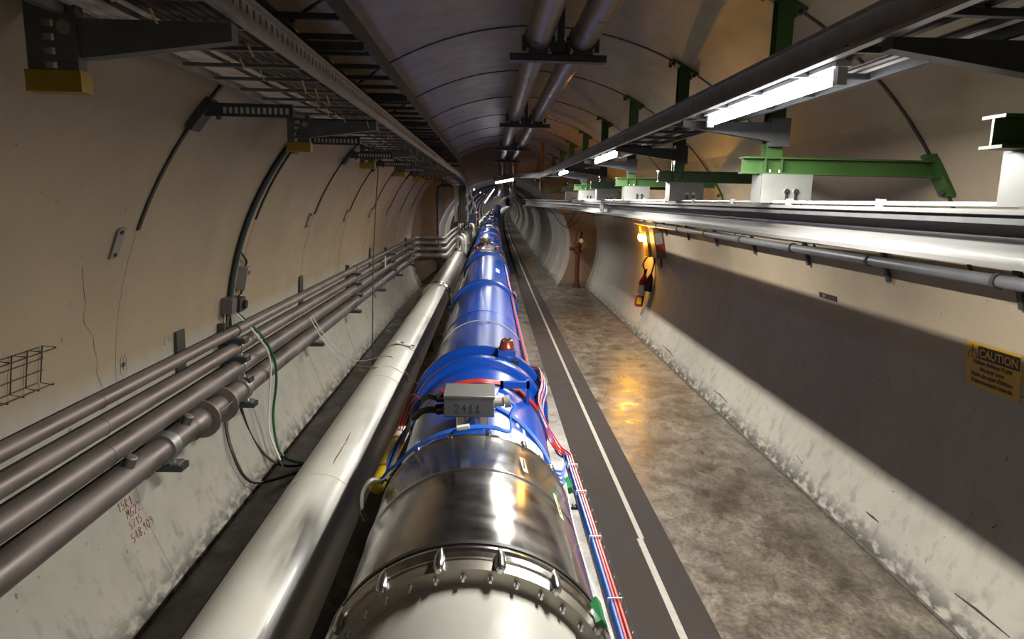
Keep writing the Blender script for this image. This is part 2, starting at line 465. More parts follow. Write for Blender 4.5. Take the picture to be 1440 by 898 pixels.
# floor: slabs with open joints
fl = MB().box(-1.75, 2.40, -14, YE+.4, FZ-.2, FZ-.03).build('floor', JOINT)
tag(fl, 'stained grey brown concrete floor of the near tunnel', 'floor', kind='structure')
ys = [-14, -8.2, -4.1, 0.0, 8.08, 12.15, 14.2, YE]
for a, b in zip(ys[:-1], ys[1:]):
    MB().box(-1.70, 2.36, a+.004, b-.004, FZ-.03, FZ).build('floor_slab', FLOOR, fl)
fl2 = MB(); yy = YE
while yy < 228:
    fl2.box(-1.1, 1.72, yy, yy+4.2, FZ-.05, FZ-.002); yy += 4.2
fl2 = tag(fl2.build('floor.001', FLOOR), 'concrete floor running on through the narrow far tunnel', 'floor', kind='structure')
def strip(name, x0, x1, y0, y1, m, par, h):
    mb = MB(); st = max(2, int((y1-y0)/2.5))
    for i in range(st):
        a = y0+(y1-y0)*i/st; b = y0+(y1-y0)*(i+1)/st
        mb.box(x0, x1, a, b, FZ, FZ+h)
    return mb.build(name, m, par)
strip('painted_band', .70, 1.135, -3, YE, STRIPE, fl, .0015)
strip('painted_band', .70, 1.10, YE, 220, STRIPE, fl2, .0015)
strip('painted_line', .935, .972, -3, 3.86, LINE, fl, .003)
strip('painted_line', .950, .982, 3.86, YE, LINE, fl, .003)
strip('painted_line', .950, .990, YE, 220, LINE, fl2, .003)
# drain edge along the left wall foot and skirting groove along the right
tag(MB().box(-1.40, -1.375, -4, YE, FZ, FZ+.022).build('trim_1', DGALV), 'thin dark drain edging along the foot of the left wall', 'edging', kind='structure')
mb = MB(); mb.box(2.270, 2.30, -4, YE, FZ, FZ+.010)
tag(mb.build('baseboard_right', mat('dirty_mortar', (.10, .085, .065), .7, var=.4, scale=20)), 'low mortar fillet where the floor meets the right wall', 'baseboard', kind='structure')

# ------------------------------------------------------------------ lamps
def lamp_at(p0, p1, label, group='fluorescent tube lamps', power=1.0):
    """fixture with its tube hung under a housing, from p0 to p1"""
    a, b = Vector(p0), Vector(p1); mid = (a+b)/2
    t = thing('tube_lamp', label, 'lamp', (mid.x, mid.y, mid.z), group)
    d = (b-a).normalized(); L = (b-a).length
    up = Vector((0, 0, 1)); side = d.cross(up).normalized(); u = side.cross(d)
    hs = MB()
    hs.sweep([a+u*.03, b+u*.03], [(-.026, -.004), (.026, -.004), (.016, .026), (-.016, .026)], up=u).build('housing', WHITE, t)
    MB().tube([a+d*.035, a+d*.06, b-d*.06, b-d*.035], [.016, .019, .019, .016], 12).build('tube', TUBE, t)
    for e, s in ((a, 1), (b, -1)):
        M = Matrix((( side.x, d.x, u.x, (e+d*s*.018).x), (side.y, d.y, u.y, (e+d*s*.018).y), (side.z, d.z, u.z, (e+d*s*.018).z), (0, 0, 0, 1)))
        MB().xbox(M, .014, .014, .024).build('end_cap', WHITE, t)
    ld = bpy.data.lights.new('tube_light', 'AREA'); ld.shape = 'RECTANGLE'; ld.size = .03; ld.size_y = L*.92
    ld.energy = LAMP_W*L/1.2*power; ld.color = (1.0, .965, .90)
    lo = bpy.data.objects.new('tube_light', ld); COL.objects.link(lo); lo.parent = t
    q = mid - u*.024
    nz = u; lo.matrix_parent_inverse = Matrix.Identity(4)
    lo.matrix_local = Matrix(((side.x, d.x, nz.x, q.x+bend(q.y)), (side.y, d.y, nz.y, q.y), (side.z, d.z, nz.z, q.z+H), (0, 0, 0, 1)))
    lo.location = Vector((q.x+bend(q.y), q.y, q.z+H)) - Vector(t['_at'])
    for s in (.22, .78):
        q = a+d*L*s
        MB().cyl(q+u*.055, q+u*.10, .008, 8).build('hanger', GALV, t)
    return t
k = 0
for i in range(-3, 4):
    y0 = 1.985+3.36*i
    if i in (-1, 3): continue
    lb = {0: 'nearest long fluorescent tube lamp glowing under the right cable tray', 1: 'second fluorescent tube lamp along the right cable tray', 2: 'third and smaller fluorescent tube lamp under the right tray before it bends'}.get(i, 'fluorescent tube lamp %s behind the camera position, out of view' % ('farther' if i == -3 else 'nearer'))
    lamp_at((.995, y0, .362), (.995, y0+1.2, .362), lb)
lamp_at((.51, 14.4, .40), (.09, 14.8, .325), 'fluorescent tube lamp set crosswise above the far magnets', power=.6)
lamp_at((-.145, 15.9, -.105), (.085, 16.9, .24), 'steeply tilted fluorescent tube lamp low over the far magnets', power=.5)
for i in range(20):  # added lamps, none seen here, that brighten the far tunnel
    y0 = 19.5+9.5*i
    lamp_at((-.50, y0, .26), (-.50, y0+1.2, .26), 'added fluorescent lamp brightening the narrow far tunnel, %s' % ('%s to its mouth' % ordl(i)), 'added lamps of the far tunnel', .42)

# amber beacon on the right wall
M = wall_frame(-.47, 10.75, 1)
t = thing('beacon_lamp', 'amber glowing beacon lamp on the right wall beside two panels', 'lamp', tuple(M.translation))
MB().xbox(M @ Matrix.Translation((0, .07, .05)), .07, .05, .05).build('housing', AMB2, t)
p = M @ Vector((0, -.01, .09)); nrm = (M.to_3x3() @ Vector((0, -1, .35))).normalized()
MB().turn(p, nrm, [(0, .05), (.03, .056), (.08, .05), (.105, .03), (.115, .0)], 16).build('lens', AMB, t)
MB().xbox(M @ Matrix.Translation((0, .02, .012)), .05, .12, .012).build('back_plate', DGALV, t)
ld = bpy.data.lights.new('amber_light', 'POINT'); ld.energy = 60; ld.color = (1, .45, .04); ld.shadow_soft_size = .06
lo = bpy.data.objects.new('amber_light', ld); COL.objects.link(lo); lo.parent = t
lp = M @ Vector((0, -.10, .20)); lo.location = Vector((lp.x, lp.y, lp.z+H)) - Vector(t['_at'])
for i, yb in enumerate((29.0, 41.0)):
    x = CI[0]+1.5
    t2 = thing('beacon_lamp', ('small amber beacon on the ribbed wall of the far tunnel', 'tiny farther amber beacon deep in the far tunnel')[i], 'lamp', (x, yb, -.35))
    MB().box(x-.05, x+.16, yb-.05, yb+.05, -.30, -.22).build('housing', AMB2, t2)
    MB().turn((x, yb, -.30), (-.2, -.3, -1), [(0, .05), (.06, .055), (.1, .03), (.11, 0)], 12).build('lens', AMB, t2)

# ------------------------------------------------------------------ magnets
MX, MZ = -.035, -1.255
def around(a, r, y): return Vector((MX+r*math.cos(a), y, MZ+r*math.sin(a)))
def feet(t, ys):
    for y in ys:
        mb = MB()
        mb.box(MX-.24, MX+.24, y-.12, y+.12, FZ+.03, MZ-.26); mb.box(MX-.30, MX+.30, y-.16, y+.16, FZ, FZ+.03)
        mb.build('support_foot', BLUE, t)

# near cream cylinder with its bolted flange
t = thing('cryostat_end', 'cream painted cylinder with bolted steel flange at the bottom foreground', 'cryostat', (MX, 0.5, FZ))
MB().lathe(MX, MZ, [(-2.2, .335), (1.525, .335)], 72).build('shell', CREAM2, t)
fg = MB().lathe(MX, MZ, [(1.520, .330), (1.520, .374), (1.545, .380), (1.560, .380)], 96).build('flange', MATTE, t)
MB().lathe(MX, MZ, [(1.556, .36), (1.558, .386), (1.572, .392), (1.584, .386), (1.592, .392), (1.612, .389), (1.618, .36)], 96).build('clamp_ring', POLISH, t)
MB().lathe(MX, MZ, [(1.612, .36), (1.614, .392), (1.630, .392), (1.632, .36)], 96).build('seal_ring', BLACK, t)
for i in range(34):
    a = rad(90)+2*PI*(i+.2)/34
    b = MB(); p = around(a, .356, 1.52)
    b.turn(p, (0, -1, 0), [(0, .0075), (.006, .0075), (.006, .0042), (.022, .0042), (.022, .0)], 8)
    b.build('bolt', CHROME, t)
for i in range(16):
    a = rad(90)-.20+2*PI*i/16
    b = MB(); u = Vector((math.cos(a), 0, math.sin(a)))
    p = around(a, .386, 1.535)
    b.turn(p-u*.004, (0, 1, 0), [(-.018, .009), (-.012, .014), (.03, .0155), (.07, .010), (.088, .002)], 10)
    b.turn(p-u*.004+Vector((0, -.018, 0)), (0, -1, 0), [(0, .007), (.010, .007)], 6)
    b.build('clamp', CHROME, t)
feet(t, [0.6])

def sleeve(y0, y1, label, near=False):
    t = thing('interconnect_sleeve', label, 'sleeve', (MX, (y0+y1)/2, FZ), 'steel sleeves between magnets')
    MB().lathe(MX, MZ, [(y0, .33), (y0+.002, .376), (y1-.02, .372), (y1, .362), (y1+.001, .33)], 96 if near else 40).build('shell', SILVER, t)
    if near:
        MB().lathe(MX, MZ, [(2.145, .370), (2.146, .3765), (2.150, .3765), (2.151, .37)], 96, caps=False).build('weld_seam', CHROME, t)
        MB().lathe(MX, MZ, [(y1-.022, .34), (y1-.02, .375), (y1-.004, .375), (y1+.012, .345)], 96).build('rim', POLISH, t)
        for i in range(9):
            a = rad(90)+.24-2*PI*i/16 + .42
            p = around(a, .368, y1+.005); b = MB()
            b.turn(p, (0, 1, 0), [(-.03, .010), (-.02, .0135), (.03, .0135), (.05, .006)], 10).build('clamp', CHROME, t)
        for y, a, l in ((2.12, rad(42), .16), (2.27, rad(63), .12)):
            mb = MB(); vs = []
            for dy in (-l/2, l/2):
                for da in (-.026, .026):
                    vs.append(around(a+da+dy*.2, .3785, y+dy))
            mb.add(vs, [(0, 1, 3, 2)])
            tp = mb.build('tape_strip', TAPE, t)
            s = MB()
            for j in range(9):
                yy = y-l/2+.02+j*(l-.04)/8
                s.tube([around(a-.012+.004*(j % 3), .380, yy), around(a+.010-.003*(j % 2), .380, yy+.006), around(a-.006, .380, yy+.010)], .0009, 4)
            s.build('tape_writing', INK, tp)
    feet(t, [] if near else [])
    return t
sleeve(1.632, 2.49, 'brushed stainless sleeve behind the nearest bolted flange, box standing behind it', True)

def flange(t, y, r, th=.08, n=72):
    return MB().lathe(MX, MZ, [(y-th/2, .32), (y-th/2+.004, r-.006), (y-th/2+.012, r), (y+th/2-.012, r), (y+th/2-.004, r-.006), (y+th/2, .32)], n).build('flange', BLUE, t)
def cap(t, x, y, m=COPPER, s=1.0):
    zz = MZ+.40
    MB().box(x-.05*s, x+.05*s, y-.06, y+.06, MZ+.30, zz).build('cap_block', BLUE, t)
    c = MB(); c.turn((x, y, zz), (0, 0, 1), [(0, .046*s), (.008, .046*s), (.012, .042*s), (.050, .034*s), (.054, .022*s), (.058, .022*s)], 20); c = c.build('sensor_cap', m, t)
    d = MB()
    for k in range(4):
        a = k*PI/2+.4; d.turn((x+.022*s*math.cos(a), y+.022*s*math.sin(a), zz+.054), (0, 0, 1), [(0, .007), (.009, .006)], 6)
    d.build('cap_screws', CHROME, c)

# first blue magnet
t = thing('dipole_magnet', 'nearest long glossy blue cylindrical magnet with stamped flanges and a copper coloured cap', 'magnet', (MX, 7.0, FZ), 'blue magnets in a row')
MB().lathe(MX, MZ, [(2.49, .30), (2.492, .345), (3.50, .345), (3.56, .352), (4.02, .352), (4.06, .338), (7.0, .338), (12.2, .338), (12.21, .3)], 96).build('vessel', BLUE, t)
MB().lathe(MX, MZ, [(3.36, .345), (3.361, .349), (3.368, .349), (3.369, .345)], 96, caps=False).build('weld_seam', SILVER, t)
MB().lathe(MX, MZ, [(5.6, .338), (5.601, .3405), (5.612, .3405), (5.613, .338)], 72, caps=False).build('weld_seam', BLUE, t)
flange(t, 3.70, .388, .13); flange(t, 3.93, .405, .07)
flange(t, 7.55, .375, .16); flange(t, 11.45, .385, .12)
feet(t, [4.9, 10.2])
cap(t, .115, 3.87)
cap(t, -.20, 11.6, s=.9); cap(t, .135, 11.6, s=.9)
mb = MB(); mb.box(.070, .215, 3.27, 3.30, -.925, -.892); mb.box(.20, .215, 3.27, 3.33, -1.02, -.892); mb.box(.070, .085, 3.27, 3.30, -.96, -.892)
mb.build('handle_bar', BLUE, t)
MB().box(.145, .185, 3.795, 3.80, -.935, -.905).build('pad_hole', BLACK, t)
st = MB()
for j in range(11):     # stamped marks on the flange top
    a = rad(90)-.22-.028*j
    st.tube([around(a, .389, 3.655), around(a-.008, .389, 3.665+.012*((j*7) % 3)), around(a-.014, .389, 3.66)], .0016, 4)
st.build('stamped_marks', PAPER, t)
def sticker(t, y, a, ly, la, m, r=.3465, name='sticker'):
    vs = []
    for i in range(5):
        for dy in (-ly/2, ly/2): vs.append(around(a-la/2+la*i/4, r, y+dy))
    return MB().add(vs, [(2*i, 2*i+1, 2*i+3, 2*i+2) for i in range(4)], True).build(name, m, t)
lbx = sticker(t, 2.64, rad(52), .17, .50, PAPER, name='paper_label')
s = MB()
for j in range(4):
    a = rad(44)-.05*j
    s.tube([around(a, .3475, 2.60), around(a-.02, .3475, 2.63), around(a-.03, .3475, 2.60), around(a-.01, .3475, 2.585)], .0025, 4)
s.build('label_print', INK, lbx)
sticker(t, 2.60, rad(74), .08, .045, YELT)
sticker(t, 2.86, rad(60), .16, .04, TAPE, name='tape_strip'); sticker(t, 2.72, rad(55), .20, .035, TAPE, name='tape_strip')
sticker(t, 9.2, rad(62), .42, .16, PAPER, .3395, 'paper_label')

# instrumentation box on its steel neck
t = thing('instrument_box', 'grey alloy instrument box on a steel neck with 2411 written on it', 'box', (-.06, 2.70, -.91))
MB().turn((-.055, 2.685, -.925), (0, 0, 1), [(0, .062), (.004, .066), (.066, .066), (.07, .06)], 28).build('neck', POLISH, t)
MB().cbox(-.168, .034, 2.615, 2.80, -.860, -.778, .004).build('body', ALU, t)
MB().cbox(-.170, .036, 2.612, 2.803, -.7835, -.772, .002).build('lid', ALU, t)
ST = {'1': [[(.1, .7), (.4, 1), (.4, 0)]], '2': [[(.05, .8), (.3, 1), (.55, .8), (.45, .5), (.05, 0), (.6, .02)]],
      '3': [[(.1, 1), (.55, 1), (.3, .6), (.55, .3), (.3, 0), (.05, .1)]], '4': [[(.45, 0), (.4, 1), (.02, .35), (.6, .38)]],
      '5': [[(.55, 1), (.15, 1), (.1, .55), (.45, .55), (.5, .2), (.3, 0), (.05, .1)]], '7': [[(.02, 1), (.55, 1), (.2, 0)], [(.15, .5), (.5, .52)]],
      '8': [[(.3, .5), (.05, .8), (.3, 1), (.55, .8), (.3, .5), (.05, .2), (.3, 0), (.55, .2), (.3, .5)]], '9': [[(.55, .7), (.3, .5), (.08, .75), (.3, 1), (.55, .8), (.5, .3), (.3, 0)]],
      '0': [[(.3, 0), (.08, .3), (.08, .7), (.3, 1), (.52, .7), (.52, .3), (.3, 0)]], 'R': [[(.1, 0), (.12, 1), (.5, .85), (.45, .6), (.12, .5), (.55, 0)]],
      'M': [[(.02, 0), (.1, 1), (.3, .45), (.5, 1), (.6, 0)]], 'G': [[(.55, .9), (.25, 1), (.05, .5), (.2, 0), (.55, .1), (.55, .45), (.3, .45)]],
      'S': [[(.55, .95), (.2, .95), (.1, .7), (.5, .35), (.4, .05), (.05, .05)]], ',': [[(.2, .1), (.1, -.2)]],
      'l': [[(.05, .45), (.35, .95), (.35, .05), (.05, .0), (.55, .02)]], 'A': [[(0, 0), (.3, 1), (.6, 0)], [(.12, .4), (.5, .42)]]}
def write(txt, M, h, r, sp=.75, slant=0.0):
    mb = MB(); x = 0
    for ch in txt:
        for pl in ST.get(ch, []):
            mb.tube([M @ Vector(((x+a+slant*b)*h, b*h, 0)) for a, b in pl], r, 4)
        x += (.35 if ch == ',' else sp)
    return mb
MF = Matrix(((1, 0, 0, -.125), (0, 0, -1, 2.6145), (0, 1, 0, -.838), (0, 0, 0, 1)))
write('24ll', MF, .033, .0017, .85).build('handwriting', INK, t)
mb = MB(); mb.cyl((.034, 2.70, -.82), (.075, 2.70, -.82), .020, 12); mb.cyl((.075, 2.70, -.82), (.10, 2.70, -.815), .026, 12)
mb.build('grey_connector', CABGRY, t)
mb = MB(); mb.cyl((-.168, 2.68, -.80), (-.20, 2.68, -.80), .018, 12); mb.cyl((-.168, 2.665, -.84), (-.20, 2.665, -.845), .022, 12)
mb.build('black_connector', BLACK, t)

# farther magnets and sleeves
ylist = [13.3, 24.6, 36.0, 47.4, 58.8, 70.2, 81.6, 93.0]
for i, y0 in enumerate(ylist):
    sleeve(y0-1.1, y0, ('second steel sleeve along the magnet row, between the nearest and second magnet' if i == 0 else 'small far steel sleeve, %s to the camera of those beyond the bulkhead' % ordl(i-1)))
    y1 = y0+10.2
    t = thing('dipole_magnet', 'blue cylindrical magnet, %s of the row' % ordl(i+1), 'magnet', (MX+bend(y0+5), y0+5, FZ), 'blue magnets in a row')
    mb = MB(); st = [y0, y0+.01] + [y0+1.0+k*2.3 for k in range(4)] + [y1-.01, y1]
    mb.lathe(MX, MZ, [(y, .3 if j in (0, len(st)-1) else .338) for j, y in enumerate(st)], 36).build('vessel', BLUE, t)
    flange(t, y0+.9, .385, .16, 36); flange(t, y0+5.6, .372, .18, 36); flange(t, y0+9.2, .385, .2, 36)
    feet(t, [y0+2.5, y0+8])
    cap(t, .14, y0+1.25, s=.9)
    if i < 4: cap(t, -.18, y0+9.5, s=.9); cap(t, .14, y0+9.5, s=.9)
    b = thing('instrument_box', ('brassy instrument box on the second magnet, with a pale knob' if i == 0 else 'tiny grey instrument box on the %s magnet' % ordl(i+1)), 'box', (-.09+bend(y0+.4), y0+.4, -.91))
    MB().turn((-.09, y0+.4, -.925), (0, 0, 1), [(0, .06), (.06, .06)], 12).build('neck', POLISH, b)
    MB().cbox(-.19, .03, y0+.3, y0+.52, -.865, -.77, .005).build('body', ALU, b)
    if i == 0: MB().turn((-.07, y0+.29, -.84), (0, -.4, 1), [(0, .02), (.02, .045), (.05, .045), (.07, .015)], 12).build('valve_knob', TAPE, b)

# cryogenic line on the left of the magnets
QX, QZ = -.86, -1.62
cream_line = t = thing('cryogenic_line', 'long thick cream enamelled pipe running beside the blue magnets', 'pipe', (QX, 5, FZ))
def jacket(y0, y1, r, m, name='jacket', n=56):
    return MB().lathe(QX, QZ, [(y0, r-.03), (y0+.001, r), (y1-.001, r), (y1, r-.03)], n).build(name, m, t)
edges = [-2.5, 1.15, 3.36, 5.35, 8.3, 11.2]
for a, b in zip(edges[:-1], edges[1:]): jacket(a, b, .205, CREAM)
for e in edges[1:-1]:
    MB().lathe(QX, QZ, [(e-.006, .19), (e-.004, .208), (e+.004, .208), (e+.006, .19)], 56).build('weld_seam', CREAM, t)
for y in (1, 5, 9, 13): MB().box(QX-.14, QX+.14, y-.06, y+.06, FZ, QZ-.17).build('support_foot', DGALV, t)
sb = MB().lathe(QX, QZ, [(6.52, .20), (6.521, .208), (6.57, .208), (6.571, .20)], 56).build('strap', GALV, t)
M = Matrix.Translation((QX+.055, 6.53, QZ+.212)) @ Matrix.Rotation(.25, 4, 'Y')
MB().xbox(M, .075, .035, .006).build('tag_plate', PAPER, sb)
s = MB(); s.xbox(M @ Matrix.Translation((-.02, 0, .008)), .016, .02, .001); s.build('tag_print', INK, sb)
MB().xbox(M @ Matrix.Translation((.085, -.02, 0)), .014, .02, .012).build('strap_buckle', CHROME, sb)
t = thing('cryogenic_line', 'bare steel section of the thick pipe beyond the cream part', 'pipe', (QX, 15, FZ))
MB().lathe(QX, QZ, [(11.2, .19), (11.201, .235), (11.33, .235), (11.34, .218), (11.42, .218), (11.43, .235), (11.52, .235), (11.521, .2)], 56).build('flange', POLISH, t)
jacket(11.52, 18.4, .218, MATTE)
MB().lathe(QX, QZ, [(18.3, .2), (18.301, .235), (18.7, .235), (18.701, .15)], 40).build('flange', POLISH, t)
yy = 18.7; k = 0
while yy < 108:
    mb = MB(); mb.lathe(QX, QZ, [(yy, .14), (yy+.01, .17), (yy+4.9, .17), (yy+4.91, .14)], 20); mb.build('jacket', CREAM, t)
    MB().lathe(QX, QZ, [(yy+4.9, .15), (yy+4.91, .2), (yy+5.1, .2), (yy+5.11, .15)], 20).build('flange', POLISH, t)
    yy += 5.1
# jumper elbows standing on the far line
for i in range(8):
    y = 19.6+1.7*i + (i > 4)*2*(i-4)
    pts = smooth([(QX-.06, y+.4, QZ+.12), (QX-.09, y+.2, QZ+.32), (QX-.02, y, QZ+.50), (QX+.09, y-.2, QZ+.42), (QX+.10, y-.2, QZ+.10)], 4)
    o = MB().tube(pts, .055, 10).build('jumper_pipe', CREAM, None, at=(QX+bend(y), y, QZ+H))
    tag(o, 'pale bent jumper pipe on the far cryogenic line, %s of its row' % ordl(i), 'pipe', 'jumper pipes on the far line')
    v = thing('valve_stem', 'thin dark valve stem with round head among the far jumper pipes, %s' % ordl(i), 'valve', (QX-.05+bend(y), y+.7, QZ+.1), 'valve stems on the far line')
    MB().cyl((QX-.05, y+.7, QZ+.08), (QX-.02, y+.7, QZ+.75), .02, 8).build('stem', DGALV, v)
    MB().turn((QX-.02, y+.7, QZ+.75), (0, 0, 1), [(0, .03), (.03, .06), (.10, .06), (.13, .02)], 12).build('head', CHROME, v)

# ------------------------------------------------------------------ four wall pipes on the left
PW = [(-1.727, -.927, .035), (-1.727, -1.046, .043), (-1.724, -1.183, .056), (-1.700, -1.333, .068)]
plab = ['topmost and thinnest of the four brown steel pipes on the left wall', 'second from top of the four brown steel pipes on the left wall', 'third from top of the four brown steel pipes on the left wall', 'lowest and thickest of the four steel pipes on the left wall, with round discs']
for i, (x, z, r) in enumerate(PW):
    yb = 15.95-.04*i
    t = thing('wall_pipe', plab[i], 'pipe', (x, 8, z), 'brown steel pipes along the left wall')
    cuts = [-2.0, 3.0, 5.9, 9.4, 12.5, yb-.12]
    if i == 3: cuts = [-2.0, 2.1, 5.9, 9.4, 12.5, yb-.12]
    for a, b in zip(cuts[:-1], cuts[1:]):
        MB().cyl((x, a, z), (x, b, z), r, 24).build('pipe_length', PIPE, t)
        MB().lathe(x, z, [(b-.012, r*.9), (b-.006, r+.0025), (b+.006, r+.0025), (b+.012, r*.9)], 24).build('weld_bead', PIPE, t)
    el = [(x+.14*(1-math.cos(a)), yb-.14+.14*math.sin(a)+.02, z) for a in [k*PI/2/6 for k in range(7)]]
    MB().tube([(x, yb-.13, z)]+el, r*1.06, 20).build('elbow', PIPE, t)
    xr = -1.06+.02*i
    MB().cyl((x+.14, yb+.02, z), (xr-.12, yb+.02, z), r, 20).build('pipe_length', PIPE, t)
    el2 = [(xr-.12+.12*math.sin(a), yb+.02+.12*(1-math.cos(a)), z) for a in [k*PI/2/6 for k in range(7)]]
    MB().tube(el2, r*1.06, 20).build('elbow', PIPE, t)
    MB().tube([(xr, yb+.13, z), (xr, 19, z+.02), (xr+.02, 40, z)], r, 14).build('pipe_length', PIPE, t)
    if i == 3:
        for y in (3.98, 4.27):
            MB().lathe(x, z, [(y-.012, r), (y-.010, .116), (y+.010, .116), (y+.012, r)], 40).build('disc_flange', PIPE, t)
        MB().lathe(x, z, [(3.78, r), (3.80, r+.012), (3.93, r+.014), (3.97, r+.004)], 28).build('bellows', PIPE, t)
        MB().lathe(x, z, [(4.28, r), (4.30, r+.010), (4.40, r+.012), (4.44, r)], 28).build('bellows', PIPE, t)
        for a in (.3, 2.4, 4.5):
            MB().cyl((x+.092*math.cos(a), 3.95, z+.092*math.sin(a)), (x+.092*math.cos(a), 4.30, z+.092*math.sin(a)), .0035, 6).build('tie_rod', PIPE, t)
        for y in (3.10, 3.72):
            b = MB(); b.turn((x+.02, y, z+.052), (.40, 0, .92), [(0, .028), (.058, .028), (.062, .024), (.064, .02)], 16); b.build('stub_cap', PIPE, t)
        for y in (3.50, 4.62):
            MB().lathe(x, z, [(y-.04, r), (y-.04, r+.014), (y+.04, r+.014), (y+.04, r)], 32).build('cuff', GALV, t)
    if i in (0, 2):
        pass

def pipe_arm(t, i, y, par_name='arm'):
    x, z, r = PW[i]; xw = wallpt(z-r-.05, -1)
    mb = MB(); zt = z-r-.018
    mb.box(xw-.02, x+r*.9+.045, y-.045, y+.045, zt-.032, zt)
    mb.build('arm', DGALV, t)
    sd = MB(); sd.box(x-.02, x+.02, y-.03, y+.03, zt, z-r+.006); sd.box(x+r*.55, x+r*.55+.05, y-.035, y+.035, zt, zt+.012); sd.build('saddle', GALV, t)
    MB().lathe(x, z, [(y-.013, r+.0005), (y-.013, r+.0055), (y+.013, r+.0055), (y+.013, r+.0005)], 28, caps=False).build('clamp_band', GALV if i != 0 else DGALV, t)
    MB().cyl((x+r*.75, y, zt+.01), (x+r*.75, y, zt+.045), .006, 8).build('bolt', CHROME, t)
for j, y in enumerate([1.0, 4.66, 8.85, 12.1, 15.0]):
    t = thing('pipe_bracket', ['dark strut bracket holding the upper pipes near the camera, left edge', 'dark strut bracket holding three upper pipes below the junction boxes', 'dark strut bracket holding three upper pipes near mid wall', 'small dark bracket under the upper pipes beyond the hanging wire', 'farthest dark bracket of the upper pipes before they turn'][j], 'bracket', (-1.8, y, -1.25), 'brackets under the upper wall pipes')
    xw = wallpt(-1.05, -1)
    mb = MB(); mb.box(xw-.01, xw+.05, y-.02, y+.02, -1.25, -.88); mb.build('upright', DGALV, t)
    for i in range(3): pipe_arm(t, i, y)
for j, y in enumerate([3.50, 4.62, 6.60, 8.55, 10.6, 12.7, 14.7]):
    t = thing('pipe_bracket', 'strut bracket under the lowest wall pipe, %s to the camera' % ordl(j), 'bracket', (-1.75, y, -1.5), 'brackets under the lowest wall pipe')
    M = wall_frame(-1.43, y, -1, .002)
    MB().xbox(M @ Matrix.Translation((0, 0, .006)), .045, .065, .006).build('wall_plate', DGALV, t)
    pipe_arm(t, 3, y)
for j, (y, z) in enumerate([(4.05, -.98), (6.7, -.95), (10.6, -.95)]):
    M = wall_frame(z, y, -1, .002)
    o = MB().xbox(M @ Matrix.Translation((0, 0, .01)), .055, .17, .010).build('strut_plate', DGALV, None, at=(M.translation.x, y, z+H))
    tag(o, ['dark strut plate on the left wall behind the pipes, left of the junction boxes', 'dark strut plate behind the upper pipes at mid wall', 'small dark strut plate behind the far upper pipes'][j], 'plate', 'strut plates behind the pipes')
M = wall_frame(-1.0, 10.9, -1, .002)
o = MB().xbox(Matrix.Translation((-1.64, 10.9, -1.03)), .003, .06, .10).build('tag_card', PAPER, None, at=(-1.64, 10.9, -1.03+H))
tag(o, 'white card tag hanging from the upper pipes on the left wall', 'tag')

# ------------------------------------------------------------------ left cable trays
CH = [(-.012, 0), (.012, 0), (.012, .012), (-.004, .012), (-.004, .073), (.012, .073), (.012, .085), (-.012, .085)]
CHm = [(-a, b) for a, b in CH][::-1]
t = thing('cable_tray', 'lower wide ladder cable tray on the left full of cables', 'cable tray', (-.92, 6, .46))
prr = [(-.69, -2, .46), (-.69, 6, .46), (-.69, 12.6, .46), (-.66, 13.6, .44), (-.58, 14.7, .36), (-.50, 15.45, .24)]
prl = [(-1.15, -2, .46), (-1.15, 6, .46), (-1.15, 12.6, .46), (-1.08, 13.6, .44), (-.92, 14.7, .36), (-.78, 15.45, .24)]
MB().sweep(smooth(prr, 4), CH).build('side_rail', GALV, t)
MB().sweep(smooth(prl, 4), CHm).build('side_rail', GALV, t)
y = -1.8
while y < 15.2:
    f = 0 if y < 12.6 else (y-12.6)/2.85
    xa = -1.15+.37*f**1.4; xb = -.69+.19*f**1.4; z = .466-.22*f**1.7
    MB().box(xa, xb, y-.012, y+.012, z-.004, z+.008).build('rung', RUNG, t)
    y += .30
sl = MB(); y = 0.5
while y < 9:
    sl.box(-.6775, -.6765, y-.007, y+.007, .49, .515); y += .055
sl.build('rail_slots', BLACK, t, ).__setitem__('kind', 'stuff')
# cables lying in it
spec = [(-1.118, .012, CABW), (-1.092, .012, CABW), (-1.066, .012, CABW), (-1.04, .011, CABW), (-1.008, .017, RUBBERCAB), (-.97, .013, CABW), (-.938, .015, RUBBERCAB), (-.905, .016, CABB), (-.872, .015, RUBBERCAB), (-.84, .016, RUBBERCAB), (-.805, .017, RUBBERCAB), (-.77, .015, CABB), (-.735, .016, RUBBERCAB)]
for i, (x, r, m) in enumerate(spec):
    pts = []
    for k in range(13):
        y = -2+k*1.22
        pts.append((x+random.uniform(-.006, .006), y, .480+r+random.uniform(0, .006)))
    f = (x+1.15)/.46
    pts += [(-.98+.36*f, 14.2, .44), (-.76+.24*f, 15.3, .28+r)]
    pts += [(-.72+.2*f, 15.9, .27+r), (-.70+.2*f, 16.6, .26+r)] if m is CABW else [(-.76+.22*f, 15.52, .10), (-.76+.22*f, 15.53, -.55)]
    wl = {0: 'white cable at the wall edge of the lower left tray', 1: 'white cable, second from the wall edge of the lower left tray', 2: 'white cable, third from the wall edge of the lower left tray', 3: 'white cable, fourth from the wall edge of the lower left tray', 5: 'lone white cable between two black ones in the lower left tray'}
    if i in wl: lb, g = wl[i], 'white cables in the lower left tray'
    else: lb, g = {4: 'black cable between the white ones in the lower left tray', 6: 'black cable just inside the lone white one in the lower left tray', 7: 'brown cable in the middle of the lower left tray', 8: 'black cable on the inner side of the middle brown one in the lower left tray', 9: 'black cable second inward from the middle brown one in the lower left tray', 10: 'black cable third from the inner rail of the lower left tray', 11: 'brown cable second from the inner rail of the lower left tray', 12: 'black cable against the inner rail of the lower left tray'}[i], 'dark cables in the lower left tray'
    cable('tray_cable', pts, r, m, lb, 'cable', g, 8, 3)
ties = MB()
